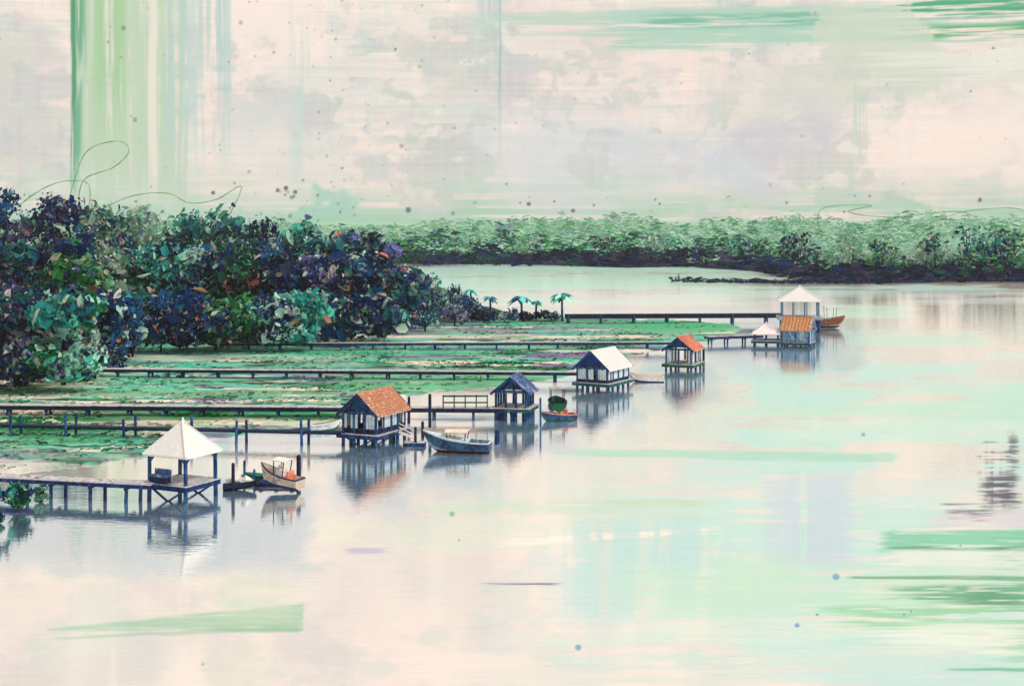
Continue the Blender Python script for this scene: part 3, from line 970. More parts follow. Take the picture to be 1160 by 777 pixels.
# far wood: a mass of trees along the far shore
def far_wood(name, label, cat, x0, x1, by, h0, h1, dens, pal, dab, z, seed, gate=None, dx=26, yspread=2.0):
    n = dens
    px = RNG.uniform(x0, x1, n)
    prof = vnoise(px / dx, px * 0 + seed, seed, 4, .6)
    hh = h0 + (h1 - h0) * np.clip((prof - .25) * 2, 0, 1.1)
    b = by(px) - RNG.random(n) * yspread
    Y = F0 * (CAMH - z) / (b - HOR)
    mpp = Y / F0
    v = RNG.random(n) ** 1.1
    zz = z + v * hh * mpp
    cen = np.stack([(px - CX) * mpp, Y, zz], 1)
    lobe = (np.floor(px / 11) + np.floor(v * 3) * 7).astype(int)
    lobe -= lobe.min()
    col = pick(pal, n, lobe, lobe.max() + 1)
    nor = RNG.normal(size=(n, 3)) * .5 + np.array([0, -.8, .6])
    size = dab * mpp * RNG.choice([.6, 1.0, 1.6, 2.4], n, p=[.35, .35, .2, .1])
    vv, f, c = dabs(cen, nor, size, col, RNG.uniform(.14, .34, n), np.array([2.4, 0, 0]), .22)
    o = np_mesh(name, vv, f, c, 'leaf')
    tag(o, label, cat)
    o['kind'] = 'stuff'
    return o


def shore_y(px):
    return np.interp(px, [300, 440, 482, 640, 780, 850, 905, 1000, 1190, 1700], [297, 298, 300, 301, 302, 306, 316, 319, 319, 325])


def spit_y(px):
    return np.interp(px, [740, 760, 905], [318, 319.5, 321.5])


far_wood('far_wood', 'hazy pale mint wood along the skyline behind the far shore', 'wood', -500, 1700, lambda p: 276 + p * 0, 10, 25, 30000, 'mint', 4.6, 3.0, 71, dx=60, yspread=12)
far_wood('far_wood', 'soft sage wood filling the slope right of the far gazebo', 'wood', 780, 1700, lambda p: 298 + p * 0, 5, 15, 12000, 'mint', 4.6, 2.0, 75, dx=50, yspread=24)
far_wood('far_wood', 'mid green wood standing behind the dark far shore', 'wood', 440, 1700, lambda p: shore_y(p) - 6, 3, 24, 11000, 'green', 5.0, 1.6, 72, dx=34, yspread=20)
far_wood('far_scrub', 'near-black scrub lining the far shore of the inlet', 'scrub', 430, 1700, shore_y, 7, 16, 9000, 'dark', 6.5, .5, 73, dx=40, yspread=7)
far_wood('spit_scrub', 'low navy scrub along the thin spit behind the far gazebo', 'scrub', 760, 1010, spit_y, 2, 6, 900, 'dark', 4.0, .2, 74, dx=50, yspread=2)

FT = [(690, 262, 'green'), (742, 262, 'mint'), (848, 260, 'green'), (872, 264, 'green'), (906, 258, 'dark'), (966, 258, 'mint'), (1000, 262, 'green'), (1060, 258, 'sage'),
      (1095, 250, 'teal'), (1128, 252, 'teal'), (1150, 254, 'green'), (520, 262, 'mint'), (600, 262, 'mint')]
FL = {690: 'on the far shore above the middle pier', 742: 'on the far shore left of the far gazebo', 848: 'on the far shore left of the far gazebo roof',
      872: 'on the far shore just left of the far gazebo roof', 906: 'on the far shore right above the far gazebo', 966: 'on the far shore right of the far gazebo',
      1000: 'on the far shore, between the far gazebo and the right edge', 1060: 'on the far shore, left of the tall teal pair', 1095: 'left of the tall pair near the right edge',
      1128: 'right of the tall pair near the right edge', 1150: 'on the far shore at the right edge', 520: 'at the left end of the far shore', 600: 'on the far shore above the palms'}
for px, ty, pal in FT:
    tree_at('far_tree', '{} tree {}'.format(WORD[pal], FL[px]), 'tree', px, float(shore_y(np.array([px]))[0]) - 8, ty + 5, 26, pal, n=520, dab=1.3, low=.03, group='trees of the far shore', z=1.0)


# looping vine stems reaching above the wood
def vine(label, pts, Y, r=.13):
    P = [np.array(at(x, y, Y)) for x, y in pts]
    out = []
    for i in range(len(P) - 1):
        p0, p1, p2, p3 = P[max(i - 1, 0)], P[i], P[i + 1], P[min(i + 2, len(P) - 1)]
        for k in range(6):
            t = k / 6
            out.append(.5 * (2 * p1 + (p2 - p0) * t + (2 * p0 - 5 * p1 + 4 * p2 - p3) * t * t + (3 * p1 - p0 - 3 * p2 + p3) * t ** 3))
    out.append(P[-1])
    o0 = out[0].copy()
    m = MB().tube([q - o0 for q in out], [r * (.7 + .5 * math.sin(i * .7) ** 2) for i in range(len(out))], 5)
    o = m.build('vine', 'vine', smooth=True)
    o.location = tuple(o0)
    return tag(o, label, 'vine', 'loose vine stems above the trees')


vine('looping green vine rising highest above the left wood', [(70, 262), (84, 205), (100, 170), (135, 160), (146, 172), (128, 190), (95, 204), (88, 240)], 330)
vine('green vine arching over the tall trees at the left edge', [(2, 255), (30, 226), (62, 208), (92, 205), (102, 214), (100, 240)], 330)
vine('long low green vine trailing over the middle of the left wood', [(108, 240), (150, 222), (190, 219), (215, 230), (245, 226), (274, 212), (250, 262)], 330)
vine('green vine stem over the far shore left of the teal pair', [(928, 262), (932, 236), (988, 233), (960, 240), (1010, 246), (1090, 240), (1120, 262)], 520, .18)
vine('green vine stem looping by the right edge over the far shore', [(1040, 258), (1092, 240), (1150, 236), (1162, 246), (1140, 254), (1150, 262)], 520, .18)


# marsh grass
def grass(n):
    px = RNG.uniform(-300, 850, n * 3)
    py = RNG.uniform(364, 548, n * 3)
    d = poly_dist(px, py * 2.2, [(x, y * 2.2) for x, y in MARSH])
    dw = poly_dist(px, py * 2.2, [(x, y * 2.2) for x, y in WOOD])
    k = (d > 12) & (dw < 0)
    g = vnoise(px / 70, py / 3.0, 81, 4)
    k &= RNG.random(n * 3) < sstep(g, .40, .62)
    px, py = px[k][:n], py[k][:n]
    col = marsh_bands(px, py) * RNG.uniform(.8, 1.25, (len(px), 1))
    grn = RNG.random(len(px)) < .12
    col[grn] = np.array([L3(c) for c in ((30, 104, 60), (18, 72, 58), (60, 140, 88), (24, 60, 70))])[RNG.integers(0, 4, grn.sum())]
    Y = F0 * CAMH / (py - HOR)
    X = (px - CX) * Y / F0
    m = len(px)
    h = RNG.uniform(.12, .42, m)
    w = RNG.uniform(.10, .50, m)
    a = RNG.uniform(-.6, .6, m)
    ln = RNG.uniform(-.35, .35, m)
    ca, sa = np.cos(a) * w, np.sin(a) * w
    z0 = np.full(m, .05)
    p = np.stack([np.stack([X - ca, Y - sa, z0], 1), np.stack([X + ca, Y + sa, z0], 1), np.stack([X + ca * .7 + ln, Y + sa * .7 + .1, z0 + h], 1), np.stack([X - ca * .8 + ln, Y - sa * .8 + .1, z0 + h * .8], 1)], 1)
    o = np_mesh('marsh_grass', p.reshape(-1, 3), np.arange(m * 4).reshape(-1, 4), np.repeat(col, 4, 0), 'grass')
    tag(o, 'green and teal marsh grass between the piers', 'grass')
    o['kind'] = 'stuff'


grass(26000)


# ------------------------------------------------------------------ piers
def pier(label, p0, p1, width=1.5, gap=3.0, deck='deck', side='navy', above=0.0, pair=False, rail=False, thick=.28, pr=.13, foot=-.9):
    """p0, p1: deck-top end points (x, y, z); local x runs along the pier"""
    a, b = np.array(p0), np.array(p1)
    ln = math.hypot(b[0] - a[0], b[1] - a[1])
    rz = math.atan2(b[1] - a[1], b[0] - a[0])
    t = thing('pier', label, 'pier', (a[0], a[1], 0), rz, 'piers across the marsh')
    z = a[2]
    m = MB()
    nb = int(ln / .26)
    for i in range(nb):
        x = ln * i / nb
        m.box(x + .012, x + ln / nb - .012, -width / 2 + random.uniform(-.04, .04), width / 2 + random.uniform(-.04, .04), z - .05, z + random.uniform(-.012, .012))
    m.build('deck_boards', deck, t, 'stuff')
    for s in (-1, 1):
        MB().box(0, ln, s * (width / 2 - .10) - .07, s * (width / 2 - .10) + .07, z - thick - .05, z - .055).build('stringer', side, t)
    k = 0
    x = .7
    while x < ln - .3:
        for s in (-1, 1):
            xx = x + (.5 if pair and s > 0 else 0) + random.uniform(-.12, .12)
            up = above * random.uniform(.7, 1.15) if above else -.06
            y = s * (width / 2 + .02) if above else s * (width / 2 - .24)
            lean = random.uniform(-.12, .12)
            MB().tube([(xx + lean, y, foot), (xx, y, z + up)], [pr * 1.1, pr], 7).build('post', 'post', t, smooth=False)
        MB().beam((x, -width / 2 + .03, z - thick - .14), (x, width / 2 - .03, z - thick - .14), .14, .16).build('cross_beam', side, t)
        x += gap * random.uniform(.93, 1.07)
        k += 1
    if rail:
        for s in (-1, 1):
            MB().beam((0, s * (width / 2 + .02), z + .95), (ln, s * (width / 2 + .02), z + .95), .09, .09).build('handrail', side, t)
    return t


def dk(px, py, z):
    return gnd(px, py, z)


pier('near pier with pale boards leading from the left edge to the white gazebo', dk(-190, 529, 1.4), dk(176, 547, 1.4), 1.6, 3.0, pair=True)
pier('thin dark pier with paired posts leading to the terracotta boathouse', dk(-240, 475, 1.2), dk(392, 489, 1.2), 1.1, 5.6, 'ink', 'ink', above=1.1, pair=True, thick=.16)
pier('long straight dark pier running to the open lavender-roofed boathouse', dk(-300, 456, 1.3), dk(600, 461.5, 1.3), 1.5, 4.0, 'deck', 'ink', thick=.42)
pier('dark pier across the marsh running to the white-roofed boathouse', dk(92, 417, 1.3), dk(660, 421, 1.3), 1.5, 4.2, 'deck', 'ink', thick=.36)
pier('dark pier below the wood running to the coral-roofed boathouse', dk(240, 388.5, 1.3), dk(760, 387, 1.3), 1.4, 4.6, 'deck', 'navy', thick=.36)
pier('farthest dark pier with stubby posts running to the far gazebo', dk(640, 356, 1.9), dk(884, 355, 1.9), 1.7, 6.0, 'ink', 'ink', thick=.75, pr=.24, above=0)
pier('short pale pier between the coral roof and the small pink pavilion', dk(800, 381, 1.2), dk(862, 379, 1.2), 1.6, 3.0, 'deck', 'navy', thick=.4)


# ------------------------------------------------------------------ boathouses and pavilions
def tiles(parent, p_eave0, p_eave1, p_ridge0, p_ridge1, mat, cols, rows):
    """overlapping curved roof tiles on one slope, joined into one part"""
    e0, e1, r0, r1 = (np.array(q, float) for q in (p_eave0, p_eave1, p_ridge0, p_ridge1))
    nrm = np.cross(e1 - e0, r0 - e0)
    nrm /= np.linalg.norm(nrm)
    if nrm[2] < 0:
        nrm = -nrm
    m = MB()
    for j in range(rows):
        for i in range(cols):
            s0, s1 = i / cols, (i + 1) / cols
            t0, t1 = j / rows, min((j + 1.18) / rows, 1.02)
            P = lambda s, t, h: e0 * (1 - s) * (1 - t) + e1 * s * (1 - t) + r0 * (1 - s) * t + r1 * s * t + nrm * h
            g = (s1 - s0) * .07
            jz = random.uniform(0, .03)
            a = [P(s0 + g, t0, .05), P((s0 + s1) / 2, t0, .17 + jz), P(s1 - g, t0, .05), P(s0 + g, t1, .012), P((s0 + s1) / 2, t1, .09), P(s1 - g, t1, .012)]
            m.poly(a, [(0, 1, 4, 3), (1, 2, 5, 4), (0, 2, 1)])
    return m.build('tiles', mat, parent, 'stuff')


def house(name, label, cat, px, wy, rz, Wd, Ln, zd, ze, zr, roof, rmat, gmat=None, nposts=3, over=.45, walls=None, deckmat='deck_teal', tile=None,
          lowwall=.0, brace=False, pile_r=.15, deck_out=.5, postmat='post', hip_ridge=0.0, xbrace=False, group='boathouses and pavilions at the pier ends'):
    Y = depth(wy)
    X = (px - CX) * Y / F0
    t = thing(name, label, cat, (X, Y, 0), math.radians(rz), group)
    hx, hy = Wd / 2, Ln / 2
    # deck
    m = MB()
    nb = max(6, int(Ln / .25))
    for i in range(nb):
        y = -hy - deck_out + (Ln + 2 * deck_out) * i / nb
        m.box(-hx - deck_out, hx + deck_out, y + .01, y + (Ln + 2 * deck_out) / nb - .01, zd - .06, zd)
    m.build('deck_boards', 'deck', t, 'stuff')
    for s in (-1, 1):
        MB().box(-hx - deck_out + .02, hx + deck_out - .02, s * (hy + deck_out - .1) - .08, s * (hy + deck_out - .1) + .08, zd - .42, zd - .065).build('skirt_beam', deckmat, t, jit=.01)
        MB().box(s * (hx + deck_out - .1) - .08, s * (hx + deck_out - .1) + .08, -hy - deck_out + .2, hy + deck_out - .2, zd - .42, zd - .065).build('skirt_beam', deckmat, t, jit=.01)
    # posts and piles
    ny = max(2, int(round(Ln / (Wd / max(nposts - 1, 1)))) + 1)
    spots = []
    for i in range(nposts):
        x = -hx + Wd * i / (nposts - 1)
        spots += [(x, -hy), (x, hy)]
    for j in range(1, ny - 1):
        y = -hy + Ln * j / (ny - 1)
        spots += [(-hx, y), (hx, y)]
    for (x, y) in spots:
        MB().beam((x, y, zd), (x + random.uniform(-.02, .02), y, ze + .12), .2, .2).build('post', postmat, t, jit=.012)
        corner = abs(abs(x) - hx) < .01 and abs(abs(y) - hy) < .01
        MB().tube([(x * 1.02, y * 1.02, -1.0), (x, y, zd - .07)], [pile_r * 1.15, pile_r], 8).build('pile', 'post', t)
        if brace and corner:
            sx, sy = -np.sign(x), -np.sign(y)
            b = MB()
            b.beam((x, y, ze - .75), (x + sx * .7, y, ze + .02), .12, .12)
            b.beam((x, y, ze - .75), (x, y + sy * .7, ze + .02), .12, .12)
            b.build('knee_brace', postmat, t)
    # eave beams
    for s in (-1, 1):
        MB().beam((-hx - .1, s * hy, ze), (hx + .1, s * hy, ze), .16, .24).build('eave_beam', postmat, t)
        MB().beam((s * hx, -hy + .1, ze - .003), (s * hx, hy - .1, ze - .003), .16, .24).build('eave_beam', postmat, t)
    if xbrace:
        for s in (-1, 1):
            MB().beam((-hx * .9, s * hy, zd - .35), (hx * .1, s * hy, -.1), .13, .13).build('cross_brace', 'post', t)
            MB().beam((hx * .9, s * hy + .14, zd - .35), (-hx * .1, s * hy + .14, -.1), .13, .13).build('cross_brace', 'post', t)
    ox, oy = hx + over, hy + over
    zo = ze + .30
    drop = (zr - ze) * over / hx
    if roof == 'gable':
        r = None
        for s in (-1, 1):
            e0, e1 = (s * ox, -oy, zo - drop), (s * ox, oy, zo - drop)
            r0, r1 = (0, -oy, zr), (0, oy, zr)
            pts = [e0, e1, r1, r0] if s > 0 else [e1, e0, r0, r1]
            r = MB().slab(pts, .12).build('roof_slope', rmat if tile is None else 'under', t, jit=.015)
            if not tile:
                m = MB()
                k = max(4, int(2 * oy / .55))
                for i in range(k + 1):
                    y = -oy + .04 + (2 * oy - .08) * i / k
                    m.beam((e0[0], y, e0[2] + .03), (0, y, zr + .03), .07, .07, (0, 0, 1))
                m.build('batten', rmat, r, 'stuff')
            if tile:
                tiles(r, e0, e1, r0, r1, rmat, *tile)
        MB().beam((0, -oy, zr + .05), (0, oy, zr + .05), .22, .14).build('ridge_cap', rmat, t, jit=.02)
        for s in (-1, 1):
            y = s * (hy + .02)
            k = .1
            zl = zo - .04
            MB().poly([(-hx, y - k / 2, zl), (hx, y - k / 2, zl), (0, y - k / 2, zr - .2), (-hx, y + k / 2, zl), (hx, y + k / 2, zl), (0, y + k / 2, zr - .2)],
                      [(0, 1, 2), (5, 4, 3), (0, 3, 4, 1), (1, 4, 5, 2), (2, 5, 3, 0)]).build('gable', gmat, t)
            for q in (-1, 1):
                MB().beam((q * ox, s * (oy + .05), zo - drop - .1), (0, s * (oy + .05), zr - .1), .09, .26).build('bargeboard', gmat if s < 0 else gmat, t)
    else:
        hr = hip_ridge / 2
        R0, R1 = (0, -hr, zr), (0, hr, zr)
        a, b, c_, d = (-ox, -oy, zo - drop), (ox, -oy, zo - drop), (ox, oy, zo - drop), (-ox, oy, zo - drop)
        for pts in ((a, b, R0), (b, c_, R1, R0) if hr else (b, c_, R0), (c_, d, R1 if hr else R0), (d, a, R0, R1) if hr else (d, a, R0)):
            MB().slab(pts, .13).build('roof_slope', rmat, t)
        for q in (a, b, c_, d):
            top = R0 if q[1] < 0 else R1
            MB().beam((q[0], q[1], q[2] + .02), (top[0], top[1], top[2] + .03), .16, .1).build('hip_cap', rmat, t, jit=.02)
        MB().tube([(0, 0, zr - .05), (0, 0, zr + .28)], [.16, .05], 7).build('finial', rmat, t)
    # walls
    if walls:
        wm, h0, h1, frac = walls          # board walls from h0 to h1 above deck, leaving gaps
        for side in range(4):
            m = MB()
            ln = Wd if side < 2 else Ln
            nbd = max(4, int(ln / .34))
            for i in range(nbd):
                if random.random() > frac:
                    continue
                u0 = -ln / 2 + ln * i / nbd + .02
                u1 = u0 + ln / nbd - .04
                z0, z1 = zd + h0 + random.uniform(0, .08), zd + h1 - random.uniform(0, .12)
                s = -1 if side % 2 == 0 else 1
                off = random.uniform(-.015, .015)
                if side < 2:
                    m.box(u0, u1, s * hy + off - .03, s * hy + off + .03, z0, z1)
                else:
                    m.box(s * hx + off - .03, s * hx + off + .03, u0, u1, z0, z1)
            if m.v:
                m.build('wall_boards', wm, t, 'stuff')
    if lowwall:
        for side in range(4):
            s = -1 if side % 2 == 0 else 1
            m = MB()
            if side < 2:
                m.box(-hx + .1, hx - .1, s * hy - .05, s * hy + .05, zd + .003, zd + lowwall)
            else:
                m.box(s * hx - .05, s * hx + .05, -hy + .1, hy - .1, zd + .003, zd + lowwall)
            m.build('parapet', 'ink', t, jit=.015)
    return t


house('gazebo', 'white pyramid-roofed open gazebo at the end of the near pier', 'gazebo', 207, 563, -27, 3.35, 3.35, 1.25, 3.5, 5.6, 'hip', 'white', nposts=2,
      over=.36, brace=True, deckmat='navy', xbrace=True, deck_out=.3)
house('boathouse', 'boathouse with terracotta tiled gable roof and navy gable', 'boathouse', 424, 501, -26, 3.4, 5.0, 1.15, 3.0, 4.75, 'gable', 'terra', 'gable', nposts=4,
      walls=('screen', .25, 1.75, .62), tile=(13, 9), lowwall=.45, xbrace=True, deckmat='navy')
house('boathouse', 'open gabled boathouse with lavender roof beside the green railing', 'boathouse', 583, 474, -14, 3.1, 3.2, 1.3, 2.9, 4.4, 'gable', 'lav', 'gable', nposts=4)
house('boathouse', 'boathouse with white gable roof and bright blue gable', 'boathouse', 683, 441, -30, 3.9, 5.6, 1.1, 2.8, 4.75, 'gable', 'white', 'gable_blue', nposts=4,
      walls=('screen', .2, 1.6, .8), lowwall=.35)
house('boathouse', 'small open boathouse with coral roof and dark gable', 'boathouse', 774, 419, -24, 3.4, 4.2, 1.0, 2.9, 4.5, 'gable', 'coral', 'gable', nposts=3,
      walls=('screen', .1, 1.7, .45), deckmat='green')
house('pavilion', 'tiny pavilion with pale pink hipped roof beside the ochre tiled hut', 'pavilion', 868, 391, -12, 3.6, 3.6, .9, 1.95, 3.5, 'hip', 'pink', nposts=3, deckmat='deck_teal', over=.35)
house('boat_hut', 'blue boarded hut with ochre tiled roof in front of the far gazebo', 'hut', 904, 392, 66, 3.6, 4.2, .7, 2.6, 4.5, 'gable', 'ochre', 'bluewall', nposts=3,
      walls=('bluewall', .0, 1.95, .96), tile=(9, 7), over=.3, deck_out=.25)
house('gazebo', 'large far gazebo with white hipped roof and blue posts', 'gazebo', 906, 375, -8, 6.2, 5.2, 2.6, 5.7, 7.9, 'hip', 'white', nposts=4, deckmat='bluewall',
      postmat='bluewall', over=.8, pile_r=.24, hip_ridge=.8, deck_out=.9)


# ------------------------------------------------------------------ boats
def boat(name, label, cat, loc, rz, Ln, B, D=.7, rise=.6, hull='hull_white', bottom='keel', inside='sand', trim='cream', console=None, ttop=None, seats=0, seatmat='coral_seat',
         motor=False, tilt=0.0, group='boats moored at the docks', canopy_len=.30, canopy_h=1.5, cover=None):
    t = thing(name, label, cat, loc, math.radians(rz), group)
    t.rotation_euler = (0, -math.radians(tilt), math.radians(rz))
    ns = 14
    st = []
    for i in range(ns + 1):
        s = i / ns
        hb = B / 2 * (1 - max(0, (s - .42) / .58) ** 2.4) * (.88 + .12 * min(1, s / .3))
        hb = max(hb, .02)
        sh = D + rise * s ** 2.2
        kz = -.28 + (D * .9 + rise + .1) * max(0, (s - .55) / .45) ** 3.2
        x = -Ln / 2 + Ln * s
        st.append((x, hb, sh, kz))
    up, lo, rim, inn = MB(), MB(), MB(), MB()
    for i in range(ns):
        (x0, b0, s0, k0), (x1, b1, s1, k1) = st[i], st[i + 1]
        for q in (-1, 1):
            c0, c1 = (x0, q * b0 * .86, k0 + (s0 - k0) * .38), (x1, q * b1 * .86, k1 + (s1 - k1) * .38)
            lo.poly([(x0, 0, k0), (x1, 0, k1), c1, c0], [(0, 1, 2, 3)])
            up.poly([c0, c1, (x1, q * b1, s1), (x0, q * b0, s0)], [(0, 1, 2, 3)])
            i0, i1 = max(b0 - .10, .005), max(b1 - .10, .005)
            rim.poly([(x0, q * (b0 + .03), s0 - .05), (x1, q * (b1 + .03), s1 - .05), (x1, q * (b1 + .03), s1 + .04), (x0, q * (b0 + .03), s0 + .04), (x1, q * i1, s1 + .04), (x0, q * i0, s0 + .04)],
                     [(0, 1, 2, 3), (3, 2, 4, 5)])
            inn.poly([(x0, q * i0, s0 + .035), (x1, q * i1, s1 + .035), (x1, q * i1 * .9, max(.22, k1 + .1)), (x0, q * i0 * .9, max(.22, k0 + .1))], [(0, 1, 2, 3)])
        inn.poly([(x0, -max(b0 - .1, .005) * .9, max(.22, k0 + .1)), (x1, -max(b1 - .1, .005) * .9, max(.22, k1 + .1)), (x1, max(b1 - .1, .005) * .9, max(.22, k1 + .1)), (x0, max(b0 - .1, .005) * .9, max(.22, k0 + .1))],
                 [(0, 1, 2, 3)])
    x0, b0, s0, k0 = st[0]
    up.poly([(x0, -b0, s0), (x0, -b0 * .86, k0 + (s0 - k0) * .38), (x0, 0, k0), (x0, b0 * .86, k0 + (s0 - k0) * .38), (x0, b0, s0)], [(0, 1, 2, 3, 4)])
    inn.poly([(x0 + .08, -b0 + .08, s0), (x0 + .08, b0 - .08, s0), (x0 + .08, b0 - .1, .22), (x0 + .08, -b0 + .1, .22)], [(0, 1, 2, 3)])
    rim.box(x0 - .03, x0 + .1, -b0, b0, s0 - .04, s0 + .045)
    h = up.build('hull', hull, t)
    lo.build('hull_bottom', bottom, h)
    rim.build('gunwale', trim, t)
    inn.build('cockpit', inside, t)
    if cover:
        m = MB()
        for i in range(4, ns):
            (x0, b0, s0, k0), (x1, b1, s1, k1) = st[i], st[i + 1]
            m.poly([(x0, -b0, s0 + .05), (x1, -b1, s1 + .05), (x1, 0, s1 + .28 * b1 / B + .06), (x0, 0, s0 + .28 * b0 / B + .06), (x1, b1, s1 + .05), (x0, b0, s0 + .05)], [(0, 1, 2, 3), (3, 2, 4, 5)])
        m.build('foredeck', cover, t)
    if console:
        m = MB()
        m.poly([(-.35, -.4, .22), (.4, -.4, .22), (.4, .4, .22), (-.35, .4, .22), (-.3, -.38, 1.15), (.18, -.36, 1.15), (.18, .36, 1.15), (-.3, .38, 1.15)],
               [(3, 2, 1, 0), (4, 5, 6, 7), (0, 1, 5, 4), (1, 2, 6, 5), (2, 3, 7, 6), (3, 0, 4, 7)])
        cns = m.build('console', console, t)
        MB().poly([(.2, -.36, 1.16), (.2, .36, 1.16), (.02, .32, 1.5), (.02, -.32, 1.5)], [(0, 1, 2, 3)]).build('windscreen', 'screen', cns)
    for k in range(seats):
        x = -Ln * .16 - k * .75
        s = MB().box(x - .3, x + .3, -B * .3, B * .3, .22, .68).build('seat', seatmat, t, jit=.02)
        MB().box(x - .34, x - .22, -B * .3, B * .3, .685, 1.12).build('seat_back', seatmat, s, jit=.02)
    if ttop:
        cl, cw = Ln * canopy_len, B * .40
        zt = D + canopy_h
        m = MB()
        n = 6
        for i in range(n):
            y0, y1 = -cw + 2 * cw * i / n, -cw + 2 * cw * (i + 1) / n
            f = lambda y: zt + .12 * (1 - (y / cw) ** 2)
            m.slab([(-cl / 2 - .1, y0, f(y0)), (cl / 2 - .1, y0, f(y0)), (cl / 2 - .1, y1, f(y1)), (-cl / 2 - .1, y1, f(y1))], .07)
        m.build('canopy', ttop, t)
        for sx in (-1, 1):
            for sy in (-1, 1):
                MB().tube([(sx * cl * .32 - .1, sy * B * .34, .24), (sx * cl * .42 - .1, sy * cw * .92, zt)], [.045, .04], 6).build('canopy_pole', 'ink', t)
    if motor:
        m = MB().poly([(-Ln / 2 - .55, -.22, D + .05), (-Ln / 2 - .05, -.22, D + .05), (-Ln / 2 - .05, .22, D + .05), (-Ln / 2 - .55, .22, D + .05),
                       (-Ln / 2 - .48, -.16, D + .6), (-Ln / 2 - .1, -.18, D + .52), (-Ln / 2 - .1, .18, D + .52), (-Ln / 2 - .48, .16, D + .6)],
                      [(3, 2, 1, 0), (4, 5, 6, 7), (0, 1, 5, 4), (1, 2, 6, 5), (2, 3, 7, 6), (3, 0, 4, 7)]).build('outboard_motor', 'ink', t)
        MB().box(-Ln / 2 - .38, -Ln / 2 - .16, -.08, .08, -.5, D + .047).build('motor_leg', 'ink', m)
    return t


def wp(px, py, z=0.0):
    return gnd(px, py, z)


# white boat on the lift right of the near gazebo
boat('motorboat', 'white motorboat with coral seat, raised bow first beside the near gazebo', 'boat', gnd(317, 548, .55), 158, 3.5, 1.6, .62, .75, 'sand', 'navy', 'cream', 'navy',
     console='hull_white', ttop='white', seats=1, canopy_len=.3, canopy_h=1.25, tilt=5)
lift = thing('boat_lift', 'dark floating lift platform under the white motorboat', 'boat lift', gnd(316, 549), math.radians(-4))
for y in (-.75, .75):
    MB().box(-1.7, 1.75, y - .3, y + .3, -.15, .28).build('pontoon', 'ink', lift, jit=.02)
for x in (-1.2, 0, 1.2):
    MB().box(x - .12, x + .12, -1.0, 1.0, .283, .40).build('bunk', 'navy', lift)


def mooring(label, px, wy, ty, r=.14, mat='post', hat=True):
    p = gnd(px, wy)
    top = CAMH - (ty - HOR) * p[1] / F0
    o = MB().tube([(0, 0, -1.2), (random.uniform(-.03, .03), 0, top - .12), (0, 0, top)], [r * 1.1, r, r * .5], 8).build('mooring_post', mat)
    o.location = p
    return tag(o, label, 'post', 'mooring posts')


mooring('tall dark mooring post at the outer end of the white motorboat', 338.5, 549, 515, .17, 'ink')
mooring('dark mooring post between the jet ski and the gazebo', 264, 556, 524, .13, 'ink')
mooring('slim mooring post behind the jet ski', 277, 546, 521, .10)
mooring('short bluish mooring post beside the white motorboat bow', 288, 548, 531, .09)
mooring('tall black piling just right of the terracotta boathouse', 463, 480, 449, .14, 'ink')
mooring('taller black piling further right of the terracotta boathouse', 487, 484, 446, .15, 'ink')
mooring('short dark piling by the bow of the navy boat', 479, 496, 477, .14, 'ink')
mooring('slim blue piling left of the navy boat with coral seats', 612.5, 482, 450, .10, 'post')
mooring('stout dark piling standing clear below the lavender boathouse', 563, 503, 486, .24, 'navy')
mooring('dark post at the right corner of the coral-roofed boathouse', 797, 414, 393, .16, 'ink')


def jetski(label, loc, rz):
    t = thing('jet_ski', label, 'jet ski', loc, math.radians(rz))
    m = MB()
    n = 8
    rings = []
    for i in range(n + 1):
        s = i / n
        x = -1.2 + 2.5 * s
        b = .5 * (1 - max(0, (s - .5) / .5) ** 2)
        b = max(b, .03)
        rings.append([(x, -b, .12 + .28 * s * s), (x, -b * .8, .36 + .22 * s * s), (x, b * .8, .36 + .22 * s * s), (x, b, .12 + .28 * s * s), (x, 0, -.15 + .4 * s ** 3)])
    for i in range(n):
        for k in range(5):
            a, b = rings[i], rings[i + 1]
            m.poly([a[k], b[k], b[(k + 1) % 5], a[(k + 1) % 5]], [(0, 1, 2, 3)])
    m.poly(rings[0], [(0, 1, 2, 3, 4)])
    m.build('hull', 'ink', t)
    MB().tube([(-1.0, 0, .5), (-.4, 0, .66), (.2, 0, .62)], [.18, .22, .14], 8).build('saddle', 'hull_white', t)
    MB().tube([(.1, 0, .5), (.5, 0, .72), (1.05, 0, .56)], [.2, .28, .08], 8).build('cowl', 'hull_white', t)
    MB().tube([(.15, -.38, .98), (.3, 0, .92), (.15, .38, .98)], [.035, .05, .035], 6).build('handlebar', 'ink', t)
    return t


jetski('white-topped black jet ski between the near gazebo and the white motorboat', gnd(271, 553, .12), 8)
boat('dinghy', 'small green dinghy floating behind the jet ski', 'dinghy', gnd(294, 544, .05), 170, 2.4, 1.1, .38, .2, 'green', 'ink', 'teal', 'green', motor=False)
boat('skiff', 'pale green skiff by the left wall of the terracotta boathouse', 'skiff', gnd(369, 486, .05), 20, 3.0, 1.2, .5, .35, 'screen', 'green', 'sand', 'hull_white', motor=False)
boat('motorboat', 'large navy motorboat with small pale canopy in open water', 'boat', gnd(517, 511, .05), 172, 6.0, 2.2, .85, .95, 'hull_navy', 'keel', 'bluewall', 'screen',
     ttop='cream', console='bluewall', canopy_len=.34, canopy_h=.95, cover='screen')
boat('motorboat', 'navy motorboat with coral seats moored behind the slim blue piling', 'boat', gnd(632, 476, .05), 196, 3.7, 1.6, .6, .35, 'hull_navy', 'teal', 'lav', 'coral', seats=1)
boat('motorboat', 'green boat with flat pale canopy seen stern on', 'boat', gnd(631, 462, .55), 95, 3.6, 1.9, .75, .3, 'green', 'ink', 'green', 'ink', ttop='sand', canopy_len=.45, canopy_h=1.35, motor=False)
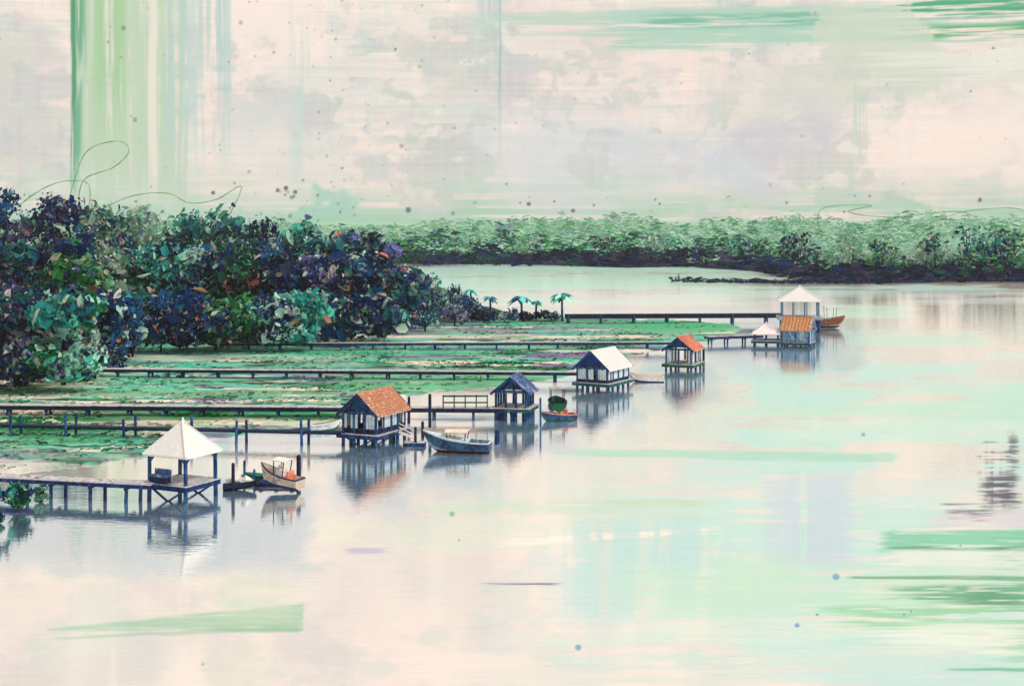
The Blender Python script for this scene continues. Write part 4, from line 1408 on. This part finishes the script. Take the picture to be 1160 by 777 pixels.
gl = thing('boat_lift', 'dark lift cradle under the green canopied boat', 'boat lift', gnd(631, 462), math.radians(5))
for x in (-.65, .65):
    MB().box(x - .14, x + .14, -1.5, 1.5, -.3, .30).build('pontoon', 'ink', gl)
boat('rowing_boat', 'cream rowing boat with navy bottom between the white and coral roofs', 'boat', gnd(732, 432, .05), 176, 4.4, 1.4, .65, .5, 'hull_white', 'hull_navy', 'cream', 'cream')
boat('motorboat', 'brown hulled boat with canopy frame at the right of the far gazebo', 'boat', gnd(941, 370, .3), 8, 5.4, 2.0, 1.3, .7, 'hull_brown', 'keel', 'sand', 'hull_brown', ttop='screen',
     canopy_len=.42, canopy_h=2.2, motor=False)

# bench box under the near gazebo
Yg = depth(567)
bx = thing('bench', 'navy bench with lavender cushions under the near gazebo', 'bench', ((183 - CX) * Yg / F0, Yg - .4, 1.4), math.radians(-27))
MB().box(-.75, .75, -.28, .28, .003, .42).build('seat_box', 'ink', bx, jit=.01)
MB().box(-.72, .72, -.26, .26, .424, .58).build('cushion', 'lav', bx, jit=.03)
MB().box(-.75, .75, .28, .36, .003, .95).build('backrest', 'lav', bx, jit=.02)

# small float and gangway beside the terracotta boathouse
fl = gnd(470, 505)
ft = thing('float_dock', 'small dark floating dock right of the terracotta boathouse', 'dock', fl, math.radians(-3))
MB().box(-.95, .95, -.6, .6, -.15, .32).build('hull', 'navy', ft, jit=.02)
MB().box(-.9, .9, -.55, .55, .323, .38).build('deck', 'deck', ft)
MB().tube([(.1, -.4, .38), (.1, -.4, 1.75)], [.13, .12], 7).build('post', 'ink', ft)
a0 = np.array(gnd(452, 503)); a0[2] = 1.15
gw = thing('gangway', 'white sloping gangway from the terracotta boathouse down to the float', 'gangway', (a0[0], a0[1], 0), 0)
ln = (470 - 452) * fl[1] / F0
for k in range(3):
    MB().beam((0, -.35, 1.95 - k * .34), (ln, -.35, 1.25 - k * .34), .06, .08).build('rail', 'hull_white', gw)
MB().beam((0, 0, 1.12), (ln, 0, .48), .8, .1).build('ramp', 'hull_white', gw)
for x in (0, 1):
    MB().beam((x * ln, -.35, 1.0 - x * .6), (x * ln, -.35, 2.0 - x * .7), .07, .07).build('rail_post', 'navy', gw)

# green railing on the platform by the lavender boathouse
q = gnd(502, 461, 1.3)
Yq = q[1] - .75
mpp = Yq / F0
rl = thing('railing', 'green railing with crossbars on the pier beside the lavender boathouse', 'railing', ((502 - CX) * mpp, Yq, 1.3), math.radians(.6))
lw = 50 * mpp
for z in (.55, 1.2):
    MB().beam((0, 0, z), (lw, 0, z), .09, .16).build('bar', 'green', rl, jit=.015)
for k in range(5):
    x = lw * k / 4
    MB().beam((x, .003, .0), (x, .003, 1.32), .13, .13).build('post', 'green', rl)


# ------------------------------------------------------------------ haze over the whole place
M['haze'], n = new_mat('river_haze')
pv = n.n('ShaderNodeVolumePrincipled')
pv.inputs['Color'].default_value = lin((252, 254, 252))
pv.inputs['Density'].default_value = 0.00010
o = n.n('ShaderNodeOutputMaterial')
n.t.links.new(pv.outputs[0], o.inputs['Volume'])
hz = MB().box(-2600, 2600, -300, 2600, -2.0, 50.0).build('haze', 'haze')
hz['kind'] = 'stuff'
hz['label'] = 'thin pale haze hanging over the river and the far woods'
